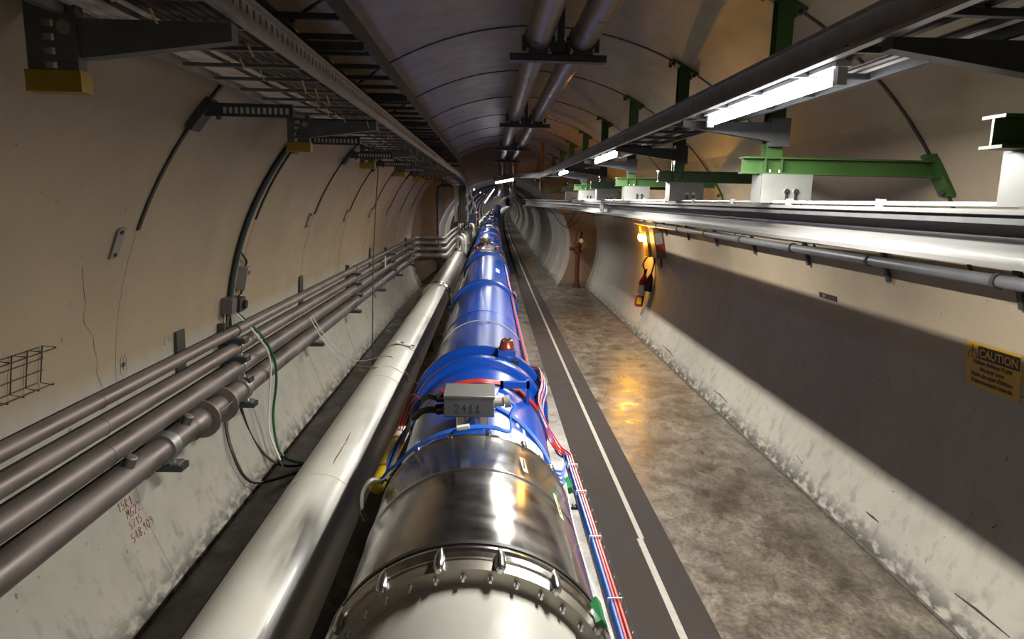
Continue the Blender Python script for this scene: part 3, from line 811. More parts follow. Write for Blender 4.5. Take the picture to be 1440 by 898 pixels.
for k in range(60):
    y = .6+k*.21; x = random.choice([-.86, -.76, -.98]); 
    ties.cyl((x, y, .455), (x+.012, y+.01, .425-random.random()*.02), .0035, 5)
ties.build('cable_ties', TAPE, t)['kind'] = 'stuff'

t = thing('cable_tray', 'upper narrower empty ladder cable tray on the left close under the vault', 'cable tray', (-.79, 6, .70))
MB().sweep(smooth([(-.60, -2, .70), (-.60, 6, .70), (-.60, 12.5, .70), (-.585, 14.4, .62), (-.53, 15.6, .38), (-.44, 16.15, .0), (-.40, 16.2, -.25)], 4), [(-.010, 0), (.010, 0), (.010, .07), (-.010, .07)]).build('side_rail', DGALV, t)
MB().sweep(smooth([(-.97, -2, .70), (-.97, 6, .70), (-.97, 12.5, .70), (-.92, 14.4, .62), (-.80, 15.6, .38)], 4), [(-.010, 0), (.010, 0), (.010, .06), (-.010, .06)]).build('side_rail', DGALV, t)
y = -1.7
while y < 14.0:
    MB().box(-.97, -.60, y-.011, y+.011, .705, .728).build('rung', DGALV, t); y += .36
for i, x in enumerate((-.93, -.90)):
    cable('tray_cable', [(x, -2, .745), (x, 5, .742), (x-.01, 13, .745)], .012, RUBBERCAB, ['thin black cable along the wall edge of the upper left tray', 'thin black cable second from the wall in the upper left tray'][i], 'cable', 'black cables in the upper left tray', 8, 3)

# hanging down at the bulkhead: vertical ladder
t = thing('cable_ladder', 'upright cable ladder dropping from the left trays at the bulkhead', 'cable ladder', (-.64, 15.6, -.53))
for x in (-.78, -.74, -.50): MB().box(x-.014, x+.014, 15.56, 15.60, -.53, .27).build('stile', GALV, t)
for k in range(6): MB().box(-.78, -.50, 15.555, 15.57, -.50+k*.15, -.485+k*.15).build('rung', GALV, t)

# wall brackets with yellow end caps
def capped(y):
    t = thing('tray_bracket', '', 'bracket', (-1.18, y, .262), 'yellow capped brackets of the left tray')
    mb = MB(); mb.box(-1.250, -1.205, y-.02, y+.02, .30, .505); mb.box(-1.172, -1.115, y-.02, y+.02, .30, .505)
    for k in range(6): mb.box(-1.205, -1.172, y-.02, y-.012, .305+k*.036, .323+k*.036)
    mb.build('channel', STRUT, t)
    MB().box(-1.256, -1.108, y-.028, y+.028, .262, .318).build('end_cap', YELLOW, t)
    ar = MB(); zt = .452
    vs = [(-1.17, y-.026, zt), (-1.17, y-.026, zt-.105), (-1.07, y-.026, zt-.098), (-.70, y-.026, zt-.048), (-.70, y-.026, zt)]
    vs2 = [(a, y+.022, c) for a, b, c in vs]
    ar.add(vs+vs2, [(0, 1, 2, 3, 4), (9, 8, 7, 6, 5)] + [(i, 5+i, 5+(i+1) % 5, (i+1) % 5) for i in range(5)])
    ar.build('arm', STRUT, t)
    MB().box(-1.165, -1.105, y-.036, y-.026, .340, .46).build('base_plate', STRUT, t)
    MB().cyl((-1.135, y-.036, .425), (-1.135, y-.044, .425), .018, 12).build('bolt', GALV, t)
    return t
ys = [2.0, 4.42, 6.85, 9.3, 11.6, 13.2, 14.6]
b0 = capped(ys[0])
lbl = ['big bracket with a yellow cap at the upper left corner', 'bracket with a yellow cap above the junction boxes on the left wall', 'third yellow capped bracket along the left tray', 'fourth yellow capped bracket along the left tray', 'fifth yellow capped bracket along the left tray', 'sixth yellow capped bracket along the left tray', 'farthest yellow capped bracket by the bulkhead']
b0['label'] = lbl[0]
for y, l in zip(ys[1:], lbl[1:]):
    c = copy_tree(b0, y-ys[0]); c['label'] = l
    if y > 12: c.location.x += .12*(y-12)/3
# older dark brackets at the ring joints
t = thing('strut_bracket', 'nearest dark perforated strut bracket at a joint of the left wall', 'bracket', (-1.34, 2*U, .36), 'dark strut brackets at the left ring joints')
y = 2*U
M = wall_frame(.37, y, -1, .004)
MB().xbox(M @ Matrix.Translation((0, .0, .018)), .05, .085, .016).build('wall_plate', DGALV, t)
mb = MB(); mb.box(wallpt(.375, -1)+.02, -.92, y-.02, y-.012, .352, .412); mb.box(wallpt(.375, -1)+.02, -.92, y-.02, y+.02, .404, .412)
ar = mb.build('arm', DGALV, t)
h = MB()
for k in range(12): h.box(-1.24+k*.026, -1.226+k*.026, y-.022, y-.0195, .366, .394)
h.build('arm_slots', WHITE, ar)
MB().cyl((-1.27, y, .355), (-1.27, y, .338), .012, 8).build('bolt', DGALV, t)
up = thing('strut_bracket', 'nearest short strut bracket under the upper left tray by the vault', 'bracket', (-1.0, 2*U, .66), 'strut brackets of the upper left tray')
MB().box(wallpt(.67, -1)+.01, -.585, y-.02, y+.02, .660, .698).build('arm', DGALV, up)
M = wall_frame(.70, y, -1, .004)
MB().xbox(M @ Matrix.Translation((0, 0, .012)), .04, .07, .012).build('wall_plate', DGALV, up)
for k in range(1, 10):
    if k == 2: continue
    c = copy_tree(up, (k-2)*U); c['label'] = 'short strut bracket under the upper left tray at the %s joint from the camera' % ordl(k-1).replace(' nearest', '').replace('nearest', 'first')
    if k < 3: continue
    c = copy_tree(t, (k-2)*U); c['label'] = 'dark perforated strut bracket at the left wall, %s of its row' % ordl(k-2)

# ------------------------------------------------------------------ right cable tray
t = thing('cable_tray', 'ladder cable tray on the right that carries the tube lamps', 'cable tray', (1.03, 6, .38))
lr = [(.90, -2, .38), (.90, 6, .38), (.90, 11.0, .38), (.86, 12.1, .38), (.66, 13.7, .42), (.38, 14.5, .42), (.05, 15.05, .38)]
rr = [(1.17, -2, .38), (1.17, 6, .38), (1.17, 11.3, .38), (1.12, 12.5, .38), (.90, 14.1, .42), (.58, 14.9, .42), (.25, 15.4, .38)]
MB().sweep(smooth(lr, 4), CHm).build('side_rail', GALV, t)
MB().sweep(smooth(rr, 4), [(-.008, 0), (.008, 0), (.008, .055), (-.008, .055)]).build('side_rail', DGALV, t)
y = -1.8
while y < 11.4:
    MB().box(.90, 1.17, y-.010, y+.010, .384, .400).build('rung', DGALV, t); y += .36
for i, (x, r, m, lb) in enumerate([(1.145, .016, CABW, 'beige cable along the outer edge of the right tray'), (1.12, .010, CABB, 'thin brown cable beside the beige one in the right tray'), (.935, .014, CABW, 'pale cable along the inner edge of the right tray'), (.97, .022, RUBBERCAB, 'thick black cable in the right tray above the lamps'), (1.005, .016, RUBBERCAB, 'thinner black cable beside the thick one in the right tray')]):
    cable('tray_cable', [(x, -2, .40+r), (x+.004, 3, .402+r), (x-.004, 7, .40+r), (x, 11.3, .402+r), (x-.08, 12.7, .41+r), (x-.32, 14.1, .445+r), (x-.62, 14.85, .445+r)], r, m, lb, 'cable', 'cables in the right tray', 8, 4)
t = thing('ballast_box', 'small white metal box with a slanted lid on the right tray', 'box', (1.04, 1.55, .43))
MB().cbox(.985, 1.10, 1.42, 1.60, .425, .49, .008).build('body', WHITE, t)
s = MB()
for k in range(7): s.box(1.0+.012*k, 1.007+.012*k, 1.418, 1.4195, .45+.004*(k % 3), .456+.004*(k % 3))
s.build('label_print', INK, t)

# ------------------------------------------------------------------ green frames carrying the monorail
def green_frame():
    y = 2*U
    t = thing('support_frame', '', 'frame', (1.37, y, .145), 'green steel support frames')
    zc = C[1]+math.sqrt(RT**2-(1.37-C[0])**2)
    ps = MB()   # H-section post
    ps.box(1.332, 1.408, y-.035, y-.028, .222, zc+.02); ps.box(1.332, 1.408, y+.028, y+.035, .222, zc+.02); ps.box(1.366, 1.374, y-.03, y+.03, .222, zc+.02)
    ps.build('post', GREEN, t)
    a = math.atan2(zc-C[1], 1.37-C[0])
    u = Vector((math.cos(a), 0, math.sin(a))); w = Vector((-math.sin(a), 0, math.cos(a)))
    p = Vector((C[0], y, C[1])) + u*(RT-.010)
    M = Matrix(((w.x, 0, u.x, p.x), (w.y, 1, u.y, p.y), (w.z, 0, u.z, p.z), (0, 0, 0, 1)))
    pl = MB().xbox(M, .105, .06, .009).build('ceiling_plate', GREEN, t)
    for sx in (-.085, .085):
        for sy in (-.04, .04):
            q = M @ Vector((sx, sy, -.008)); MB().cyl(q, q-u*.022, .013, 8).build('bolt', DGALV, pl)
    bm = MB(); x0 = 1.225; x1 = wallpt(.185, 1)-.015
    bm.box(x0, x1, y-.04, y+.04, .217, .225); bm.box(x0, x1, y-.04, y+.04, .145, .153); bm.box(x0, x1, y-.004, y+.004, .15, .22)
    bm.box(1.326, 1.334, y-.036, y+.036, .153, .217); bm.box(1.406, 1.414, y-.036, y+.036, .153, .217)
    bm.build('beam', GREEN, t)
    zc2 = .155; M = wall_frame(zc2, y, 1, .002)
    wp = MB().xbox(M @ Matrix.Translation((0, .01, .010)), .055, .115, .010).build('wall_plate', GREEN, t)
    for sy in (-.08, .09):
        q = M @ Vector((.0, sy, .02)); q2 = M @ Vector((0, sy, .045)); MB().cyl(q, q2, .014, 8).build('bolt', DGALV, wp)
    return t
def hanger_plate():
    y = 2*U
    t = thing('hanger_bracket', '', 'bracket', (1.43, y, -.0), 'white hanger brackets of the monorail')
    mb = MB(); mb.box(1.305, 1.552, y-.066, y-.060, .008, .143); mb.box(1.305, 1.552, y-.066, y+.06, .136, .144)
    mb.box(1.305, 1.311, y-.066, y+.06, .008, .143); mb.build('plate', ZINC, t)
    for x in (1.43, 1.475):
        MB().cyl((x, y-.066, .062), (x, y-.074, .062), .014, 12).build('washer', CHROME, t)
        MB().box(x-.006, x+.006, y-.074, y-.0665, .022, .058).build('slot', BLACK, t)
        MB().cyl((x-.07, y-.02, .142), (x-.07, y-.02, .165), .008, 8).build('bolt', CHROME, t)
    MB().box(1.36, 1.50, y-.05, y+.05, -.004, .010).build('foot', DGALV, t)
    return t
g0 = green_frame(); h0 = hanger_plate()
names = {1: 'green frame cut by the right picture edge, its beam end in view', 2: 'green frame whose long bright beam reaches the right wall behind the nearest lamp', 3: 'third green frame, dark beam crossing before the second lamp', 4: 'fourth green frame, short bright beam end', 5: 'fifth green frame along the right side', 6: 'sixth green frame along the right side', 7: 'seventh green frame, near the third lamp', 8: 'eighth green frame, close to the tray bend', 9: 'farthest green frame by the bulkhead'}
hn = {1: 'hanger bracket cut by the right picture edge, seen in shadow', 2: 'large pale hanger bracket with two slots under the bright green beam', 3: 'second pale hanger bracket with two ring bolts on the monorail', 4: 'third pale hanger bracket along the monorail', 5: 'fourth and shaded hanger bracket along the monorail', 6: 'fifth hanger bracket along the monorail', 7: 'sixth small hanger bracket along the monorail'}
g0['label'] = names[2]; h0['label'] = hn[2]
for k in (1, 3, 4, 5, 6, 7, 8, 9):
    c = copy_tree(g0, (k-2)*U, dx=bend(k*U)-bend(2*U)); c['label'] = names[k]
    if k in hn:
        c = copy_tree(h0, (k-2)*U); c['label'] = hn[k]
# tray arms from the posts
t0 = thing('tray_bracket', 'dark tapered bracket arm holding the right tray at the top right corner', 'bracket', (1.36, U, .33), 'bracket arms of the right tray')
y = U; mb = MB()
for yy in (0,):
    vs = [(.905, y-.085, .378), (.905, y-.085, .352), (1.335, y-.085, .292), (1.335, y-.085, .378)]
    mb.add(vs+[(a, y-.040, c) for a, b, c in vs], [(0, 1, 2, 3), (7, 6, 5, 4)]+[(i, 4+i, 4+(i+1) % 4, (i+1) % 4) for i in range(4)])
mb.build('arm', DGALV, t0)
MB().box(1.325, 1.415, y-.090, y-.036, .27, .40).build('post_clamp', DGALV, t0)
for k in range(2, 9):
    c = copy_tree(t0, (k-1)*U); c['label'] = 'dark bracket arm holding the right tray at the %s green post' % ['second', 'third', 'fourth', 'fifth', 'sixth', 'seventh', 'eighth'][k-2]

# monorail beam
t = thing('monorail', 'long bright metal monorail beam along the right side', 'rail', (1.43, 6, -.155))
SEC = [(-.07, -.155), (.07, -.155), (.07, -.140), (.012, -.128), (.006, -.085), (.011, -.075), (.006, -.065), (.012, -.030), (.07, -.014), (.07, 0), (-.07, 0), (-.07, -.014), (-.050, -.030), (-.046, -.065), (-.051, -.075), (-.046, -.085), (-.050, -.128), (-.07, -.140)]
SEC = [(-a, b) for a, b in SEC][::-1]
pa = [(1.43, -2, 0), (1.43, 4, 0), (1.43, 8.3, 0)]
pb_ = [(1.43, 8.306, 0), (1.43, 11.0, 0), (1.40, 12.4, 0), (1.28, 14.0, 0), (1.08, 15.4, 0), (.86, 16.6, 0)]
MB().sweep(smooth(pa, 3), SEC).build('beam_length', BRIGHT, t)
MB().sweep(smooth(pb_, 4), SEC).build('beam_length', BRIGHT, t)
MB().box(1.352, 1.360, 8.18, 8.42, -.13, -.02).build('splice_plate', BRIGHT, t)
MB().box(1.365, 1.372, -2, 11.5, -.040, -.013).build('painted_shade_strip', DGALV, t)  # dark strip standing in for the shade under the top flange
cd = MB().tube([(1.372, -2, .012), (1.372, 6, .012), (1.372, 11.5, .012)], .007, 8).build('conduit', WHITE, t)
for k in range(14):
    y = .9+.74*k
    MB().box(1.36, 1.384, y-.012, y+.012, .0, .026).build('clip', WHITE, cd)
# grey conduit pipe on the right wall
t = thing('wall_conduit', 'grey conduit pipe clamped to the right wall below the monorail', 'pipe', (2.34, 5, -.33))
MB().tube([(2.335, -2, -.325), (2.335, 6, -.325), (2.335, 10.9, -.325)], .030, 16).build('pipe_length', DGALV if False else mat('grey_conduit', (.16, .165, .17), .45, .2, var=.15), t)
for k in range(9):
    y = .88+1.075*k
    M = wall_frame(-.335, y, 1, .002)
    b = MB(); b.xbox(M @ Matrix.Translation((0, 0, .012)), .016, .12, .012); br = b.build('strut', DGALV, t)
    MB().lathe(2.335, -.325, [(y-.012, .031), (y-.012, .038), (y+.012, .038), (y+.012, .031)], 20, caps=False).build('clamp_band', DGALV, br)
    MB().box(2.355, 2.43, y-.010, y+.010, -.34, -.31).build('clamp_stem', DGALV, br)
for i in range(3):
    pts = [(2.37-.02*i, -2+k*1.5, -.20-.03*i+.012*math.sin(k*1.7+i)) for k in range(12)] + [(2.3, 16.2, -.24-.03*i)]
    cable('wall_cable', pts, .011, RUBBERCAB, ['topmost black cable running along the right wall behind the monorail', 'middle black cable running along the right wall behind the monorail', 'lowest black cable running along the right wall behind the monorail'][i], 'cable', 'black cables behind the monorail', 6, 3)

# ------------------------------------------------------------------ ceiling pipes and hangers
for x, lb in ((.265, 'left of the two thick brown pipes under the vault'), (.515, 'right of the two thick brown pipes under the vault')):
    t = thing('ceiling_pipe', lb, 'pipe', (x, 8, .9), 'twin pipes under the vault')
    z = .895
    for a, b in ((-2, 2.4), (2.4, 8.4), (8.4, 12.5), (12.5, 15.85)):
        MB().cyl((x, a, z), (x, b, z), .073, 28).build('pipe_length', CPIPE, t)
        if b < 15: MB().lathe(x, z, [(b-.012, .07), (b-.006, .0755), (b+.006, .0755), (b+.012, .07)], 28).build('weld_bead', CPIPE, t)
    MB().tube([(x, 15.85, z)]+[(x, 15.85+.2*math.sin(a), z-.2*(1-math.cos(a))) for a in [k*PI/2/6 for k in range(1, 7)]]+[(x, 16.05, .40)]+[(x, 16.25-.2*math.cos(a), .30-.2*math.sin(a)) for a in [k*PI/2/5 for k in range(6)]]+[(x, 18, .10), (x, 24, .10), (x, 40, .1)], .07, 20).build('drop_leg', CPIPE, t)
y = 4.04; t = thing('pipe_hanger', 'nearest dark trapeze hanger under the two ceiling pipes', 'hanger', (.39, y, .76), 'trapeze hangers of the ceiling pipes')
mb = MB(); mb.box(.105, .648, y-.035, y-.027, .765, .803); mb.box(.105, .648, y-.035, y+.035, .765, .772); mb.box(.105, .648, y-.035, y+.035, .796, .803); mb.build('cross_bar', DGALV, t)
MB().box(.372, .408, y-.02, y+.02, .80, 1.198).build('drop_post', DGALV, t)
mb = MB(); vs = [(.335, y-.012, .80), (.445, y-.012, .80), (.415, y-.012, .88), (.365, y-.012, .88)]
mb.add(vs+[(a, y+.012, c) for a, b, c in vs], [(0, 1, 2, 3), (7, 6, 5, 4)]+[(i, 4+i, 4+(i+1) % 4, (i+1) % 4) for i in range(4)]); mb.build('gusset', DGALV, t)
MB().box(.32, .46, y-.05, y+.05, 1.172, 1.192).build('ceiling_plate', DGALV, t)
for x in (.265, .515):
    MB().box(x-.055, x+.055, y-.04, y+.04, .803, .825).build('saddle', DGALV, t)
    MB().lathe(x, .895, [(y-.016, .0735), (y-.016, .081), (y+.016, .081), (y+.016, .0735)], 28, caps=False).build('clamp_band', DGALV, t)
    for s in (-1, 1): MB().box(x+s*.08-.012, x+s*.08+.012, y-.02, y+.02, .82, .90).build('clamp_ear', DGALV, t)
for k, l in ((1, 'second dark trapeze hanger under the two ceiling pipes'), (2, 'third and smaller trapeze hanger under the ceiling pipes'), (3, 'farthest trapeze hanger at the bend of the ceiling pipes')):
    c = copy_tree(t, 3.6*k); c['label'] = l
# slotted brown strut hanging from the far vault
for i, (x, y, z0, z1, l) in enumerate([(.98, 13.2, .15, 1.06, 'brown slotted strut hanging from the vault near the far green posts')]):
    t = thing('hanging_strut', l, 'strut', (x, y, z0))
    MB().box(x-.035, x+.035, y-.02, y+.02, z0, z1).build('channel', BROWNBOX, t)
    s = MB()
    for k in range(18): s.box(x-.008, x+.008, y-.0215, y-.0195, z0+.05+k*.048, z0+.078+k*.048)
    s.build('slots', BLACK, t)

# ------------------------------------------------------------------ things on the right wall
def text_mesh(txt, size, M, m, parent, bold=0.0, name='lettering', align='CENTER'):
    cu = bpy.data.curves.new(name, 'FONT'); cu.body = txt; cu.size = size; cu.align_x = align; cu.offset = bold; cu.extrude = .0004
    ob = bpy.data.objects.new('tmp', cu); COL.objects.link(ob)
    dg = bpy.context.evaluated_depsgraph_get()
    me = bpy.data.meshes.new_from_object(ob.evaluated_get(dg))
    bpy.data.objects.remove(ob)
    me.name = name
    at = Vector(parent['_at']) if '_at' in parent else Vector((0, 0, 0))
    me.transform(Matrix.Translation(Vector((0, 0, H))-at) @ M)
    me.materials.clear(); me.materials.append(m)
    o = bpy.data.objects.new(name, me); COL.objects.link(o); o.parent = parent
    o['_at'] = tuple(at)
    return o
M = wall_frame(-.795, 3.249, 1, .001)
t = thing('caution_sign', 'yellow caution sign with black lettering on the right wall', 'sign', tuple(M.translation))
MB().xbox(M @ Matrix.Translation((0, 0, .003)), .187, .116, .003).build('board', SIGNY, t)
MB().xbox(M @ Matrix.Translation((.040, .070, .0065)), .141, .034, .0005).build('header_panel', SIGNK, t)
text_mesh('CAUTION', .058, M @ Matrix.Translation((.041, .050, .0075)), SIGNY, t, .0014)
for i, (l, sz) in enumerate((('Helium Release Point', .031), ('No stay zone', .031), ("Point de rejet d'h\u00e9lium", .031), ('Stationnement Interdit', .031))):
    text_mesh(l, sz, M @ Matrix.Translation((.0, .008-.0335*i, .0068)), SIGNK, t, .0004)
tr = MB()
pp = [M @ Vector(p) for p in ((-.180, .037, .0068), (-.142, .103, .0068), (-.108, .037, .0068), (-.180, .037, .0068))]
tr.tube(pp, .0018, 4); tr.cyl(M @ Vector((-.143, .056, .0068)), M @ Vector((-.143, .082, .0068)), .003, 6); tr.cyl(M @ Vector((-.143, .046, .0068)), M @ Vector((-.143, .050, .0068)), .003, 6)
tr.build('warning_triangle', SIGNK, t)
M = wall_frame(-.665, 4.94, 1, .001)
t = thing('number_plate', 'small black number plate reading 550 on the right wall', 'sign', tuple(M.translation))
MB().xbox(M @ Matrix.Translation((0, 0, .002)), .132, .019, .002).build('board', SIGNK, t)
text_mesh('550', .030, M @ Matrix.Translation((-.05, -.010, .0045)), CABGRY, t)

# panels by the beacon, its amber light put into the first case's colour
for i, (y, z, hw, hh, m, lb) in enumerate([(10.35, -.60, .13, .20, AMB2, 'bulging panel box coloured as if amber lit, beside the beacon on the right wall'), (9.85, -.56, .13, .22, BROWNBOX, 'flat brown panel box on the right wall, to the right of the beacon')]):
    M = wall_frame(z, y, 1, .002)
    t = thing('wall_panel', lb, 'panel', tuple(M.translation))
    MB().xbox(M @ Matrix.Translation((0, 0, .07)), hw, hh, .07).build('case', m, t)
    MB().xbox(M @ Matrix.Translation((hw+.004, .06, .075)), .004, hh*.35, .05).build('cover', TAPE if i == 0 else CABGRY, t)
    MB().xbox(M @ Matrix.Translation((hw+.003, -.06, .07)), .003, .06, .055).build('label_strip', RED if i else AMB2, t)
M = wall_frame(-.875, 9.98, 1, .002)
t = thing('key_frame', 'small red upright frame on the right wall above the extinguisher', 'frame', tuple(M.translation))
mb = MB()
for a, b, c, d in ((-.04, 0, .007, .075), (.04, 0, .007, .075), (0, .07, .04, .007), (0, -.07, .04, .007)): mb.xbox(M @ Matrix.Translation((a, b, .008)), c, d, .008)
mb.build('frame', RED, t); MB().xbox(M @ Matrix.Translation((0, 0, .004)), .034, .064, .003).build('pane', CABGRY, t)

# fire extinguisher
M = wall_frame(-1.34, 10.5, 1, .0)
t = thing('fire_extinguisher', 'red fire extinguisher with black horn hung on the right wall', 'extinguisher', tuple(M.translation))
def wv(a, b, c): return M @ Vector((a, b, c))
ax = (M.to_3x3() @ Vector((0, 1, 0)))
MB().turn(wv(0, -.30, .135), ax, [(0, .045), (.012, .062), (.05, .066), (.40, .066), (.46, .055), (.50, .028), (.53, .025)], 24).build('cylinder', RED, t)
MB().turn(wv(0, -.12, .135), ax, [(0, .0665), (.001, .0675), (.16, .0675), (.161, .0665)], 24).build('paper_label', PAPER, t)
MB().xbox(M @ Matrix.Translation((.066, -.20, .15)), .004, .055, .035).build('yellow_label', YELT, t)
mb = MB(); mb.turn(wv(0, .22, .135), ax, [(0, .022), (.05, .026), (.07, .018)], 12); mb.cyl(wv(-.03, .27, .14), wv(.07, .30, .13), .010, 8); mb.build('valve_head', BLACK, t)
MB().turn(wv(.10, -.03, .062), ax, [(0, .055), (.02, .057), (.20, .048), (.26, .02), (.28, .015)], 20).build('horn', BLACK, t)
MB().tube(smooth([wv(0, .27, .14), wv(-.02, .36, .19), wv(.0, .48, .15), wv(.05, .52, .09), wv(.09, .42, .05), wv(.10, .24, .062)], 6), .012, 8).build('hose', BLACK, t)
MB().xbox(M @ Matrix.Translation((0, .05, .035)), .025, .05, .035).build('wall_mount', DGALV, t)

# standpipe in front of the bulkhead
t = thing('standpipe', 'dark red standpipe with valves in front of the bulkhead', 'standpipe', (2.10, 16.1, FZ))
xs, yss = 2.08, 16.08
MB().turn((xs, yss, FZ), (0, 0, 1), [(0, .10), (.03, .10), (.032, .085), (.10, .085), (.12, .055)], 20).build('base_flange', OXIDE, t)
MB().cyl((xs, yss, FZ+.1), (xs, yss, -1.15), .052, 18).build('riser', OXIDE, t)
mb = MB(); mb.turn((xs, yss, -1.22), (0, 0, 1), [(0, .055), (.02, .10), (.06, .10), (.065, .07), (.14, .075), (.145, .1), (.19, .1), (.20, .06)], 20); mb.cyl((xs-.17, yss, -1.12), (xs+.06, yss, -1.12), .03, 12); mb.build('valve_body', OXIDE, t)
MB().tube([(xs, yss, -1.05), (xs+.03, yss-.02, -.90), (xs+.06, yss-.03, -.72)], [.05, .055, .04], 14).build('outlet', OXIDE, t)
g = MB(); g.turn((xs+.06, yss-.06, -.93), (0, -1, 0), [(0, .055), (.03, .055)], 18); g.build('gauge', CHROME, t)
MB().turn((xs-.17, yss, -1.12), (-1, 0, 0), [(0, .05), (.02, .05)], 14).build('hand_wheel', OXIDE, t)

# looped cables against the bulkhead
for i, pts in enumerate([[(1.45, 16.2, -.22), (1.62, 16.2, -.50), (1.83, 16.2, -.63), (2.05, 16.2, -.50), (2.22, 16.2, -.22)], [(1.5, 16.22, -.20), (1.7, 16.22, -.32), (1.95, 16.22, -.30), (2.05, 16.22, -.18)], [(2.02, 16.24, -.2), (1.93, 16.24, -.45), (1.80, 16.24, -.60)]]):
    cable('loop_cable', pts, .008, RUBBERCAB, ['largest black cable loop hanging on the bulkhead beside the standpipe', 'small flat cable loop on the bulkhead under the rail', 'thin slanting cable end inside the big loop on the bulkhead'][i], 'cable', 'cable loops on the bulkhead')

# ------------------------------------------------------------------ things on the left wall
# ring conduits and junction boxes
for i, (off, r, m, lb) in enumerate([(0, .016, RUBBERCAB, 'black'), (.03, .014, CABGRN, 'dark green'), (.056, .012, CABGRY, 'grey')]):
    pts = []
    for k in range(14):
        z = .50-k*.099
        x = wallpt(z, -1, r+.003); pts.append((x, 4.86-.05*(k/13)+off, z))
    cable('wall_conduit', pts, r, m, '%s conduit curving down the left wall into the junction box' % lb, 'conduit', 'conduits on the left wall', 8, 2)
def wbox(name, y, z, hw, hh, d, m, lb, cat='box'):
    M = wall_frame(z, y, -1, .001)
    t = thing(name, lb, cat, tuple(M.translation))
    MB().xbox(M @ Matrix.Translation((0, 0, d/2)), hw, hh, d/2).build('case', m, t)
    return t, M
t, M = wbox('junction_box', 4.745, -.765, .052, .055, .07, ALU, 'grey junction box where the conduits end on the left wall')
MB().xbox(M @ Matrix.Translation((0, 0, .073)), .044, .047, .003).build('cover', ALU, t)
t, M = wbox('junction_box', 4.90, -.775, .055, .050, .08, DGALV, 'dark junction box with a round knob beside the grey one')
MB().turn(M @ Vector((.02, 0, .08)), M.to_3x3() @ Vector((0, 0, 1)), [(0, .032), (.02, .032), (.022, .02)], 14).build('knob', BLACK, t)
t, M = wbox('junction_box', 4.99, -.595, .042, .085, .07, CABGRY, 'small grey unit with a white and red label above the junction boxes')
lb_ = MB().xbox(M @ Matrix.Translation((.046, 0, .03)), .004, .07, .03); lb_ = lb_.build('label_card', PAPER, t)
MB().xbox(M @ Matrix.Translation((.0, .045, .072)), .025, .014, .001).build('red_mark', CABRED, t)
cable('wall_cable', [(wallpt(-.40, -1, .02), 4.86, -.40), (wallpt(-.45, -1, .03), 4.95, -.45), (wallpt(-.50, -1, .03), 5.02, -.49), (wallpt(-.53, -1, .03), 5.0, -.53)], .009, RUBBERCAB, 'short black cable curling into the labelled grey unit')
cable('wall_cable', [(wallpt(-.68, -1, .03), 4.99, -.68), (wallpt(-.70, -1, .04), 4.97, -.71), (wallpt(-.73, -1, .04), 4.92, -.73)], .009, RUBBERCAB, 'short black cable between the grey unit and the dark box')
# cables dropping from the boxes, behind and over the pipes, into the drain
def drop(pts, r, m, lb): return cable('drop_cable', pts, r, m, lb, 'cable', 'cables dropping from the junction boxes')
drop([(-1.80, 4.74, -.82), (-1.80, 4.66, -1.1), (-1.77, 4.52, -1.48), (-1.70, 4.42, -1.70), (-1.60, 4.45, -1.93), (-1.45, 4.70, FZ+.03), (-1.30, 4.95, FZ+.02)], .011, RUBBERCAB, 'black cable looping lowest on the left wall under the pipes')
drop([(-1.80, 4.77, -.82), (-1.80, 4.80, -1.2), (-1.76, 4.83, -1.60), (-1.66, 4.87, -1.87), (-1.48, 4.90, FZ+.03), (-1.2, 5.1, FZ+.02)], .010, RUBBERCAB, 'straighter black cable to the right of the looping one')
drop([(-1.80, 4.88, -.83), (-1.66, 4.95, -1.0), (-1.60, 5.05, -1.2), (-1.60, 5.10, -1.4), (-1.62, 5.05, -1.7), (-1.52, 4.95, -1.95), (-1.25, 4.95, FZ+.02)], .010, CABGRN, 'green cable hanging over the pipes to the drain')
drop([(-1.80, 4.86, -.83), (-1.67, 4.90, -1.0), (-1.61, 5.00, -1.2), (-1.63, 5.02, -1.5), (-1.62, 4.95, -1.75), (-1.50, 4.86, FZ+.04)], .008, CABW, 'white cable hanging beside the green one')
cable('drain_cable', [(-1.30, 3.6, FZ+.015), (-1.2, 4.3, FZ+.015), (-1.27, 5.0, FZ+.015), (-1.2, 6.0, FZ+.015), (-1.25, 7.5, FZ+.015)], .012, RUBBERCAB, 'black cable lying on the floor between wall and thick pipe')
# hanging wire from the tray
cable('hanging_wire', [(-1.16, 7.42, .46), (-1.155, 7.3, .32), (-1.18, 7.1, -.5), (-1.17, 6.9, -1.2), (-1.15, 6.75, -1.75), (-1.12, 6.6, FZ+.01)], .006, WIRE, 'single thin dark wire hanging from the left tray to the floor', 'wire')
# thin white signal wires slung to the magnets
def arcpts(y, r, a0, a1, n=14): return [tuple(around(rad(a0+(a1-a0)*k/n), r, y)) for k in range(n+1)]
def qarc(y, r, a0, a1, n=6): return [(QX+r*math.cos(rad(a0+(a1-a0)*k/n)), y, QZ+r*math.sin(rad(a0+(a1-a0)*k/n))) for k in range(n+1)]
for i, (dy, lb) in enumerate(((0, 'upper thin white wire slung from the wall pipes over to the nearest magnet'), (-.35, 'lower thin white wire slung from the wall pipes across the cream pipe'))):
    pts = [(-1.67, 6.45+dy*.2, -1.13), (-1.50, 6.40+dy*.4, -1.36), (-1.30, 6.30+dy*.5, -1.50), (-1.12, 6.2+dy*.6, -1.50)]
    if i == 0: pts += [(-.86, 6.0, -1.408), (-.62, 5.6, -1.52), (-.48, 5.3, -1.45)] + arcpts(5.1, .345, 170, 15)
    else: pts += [(-.98, 5.75, -1.448)] + qarc(5.65, .209, 112, 20)
    cable('signal_wire', pts, .0042, CABW, lb, 'wire', 'thin white wires', 5, 3)

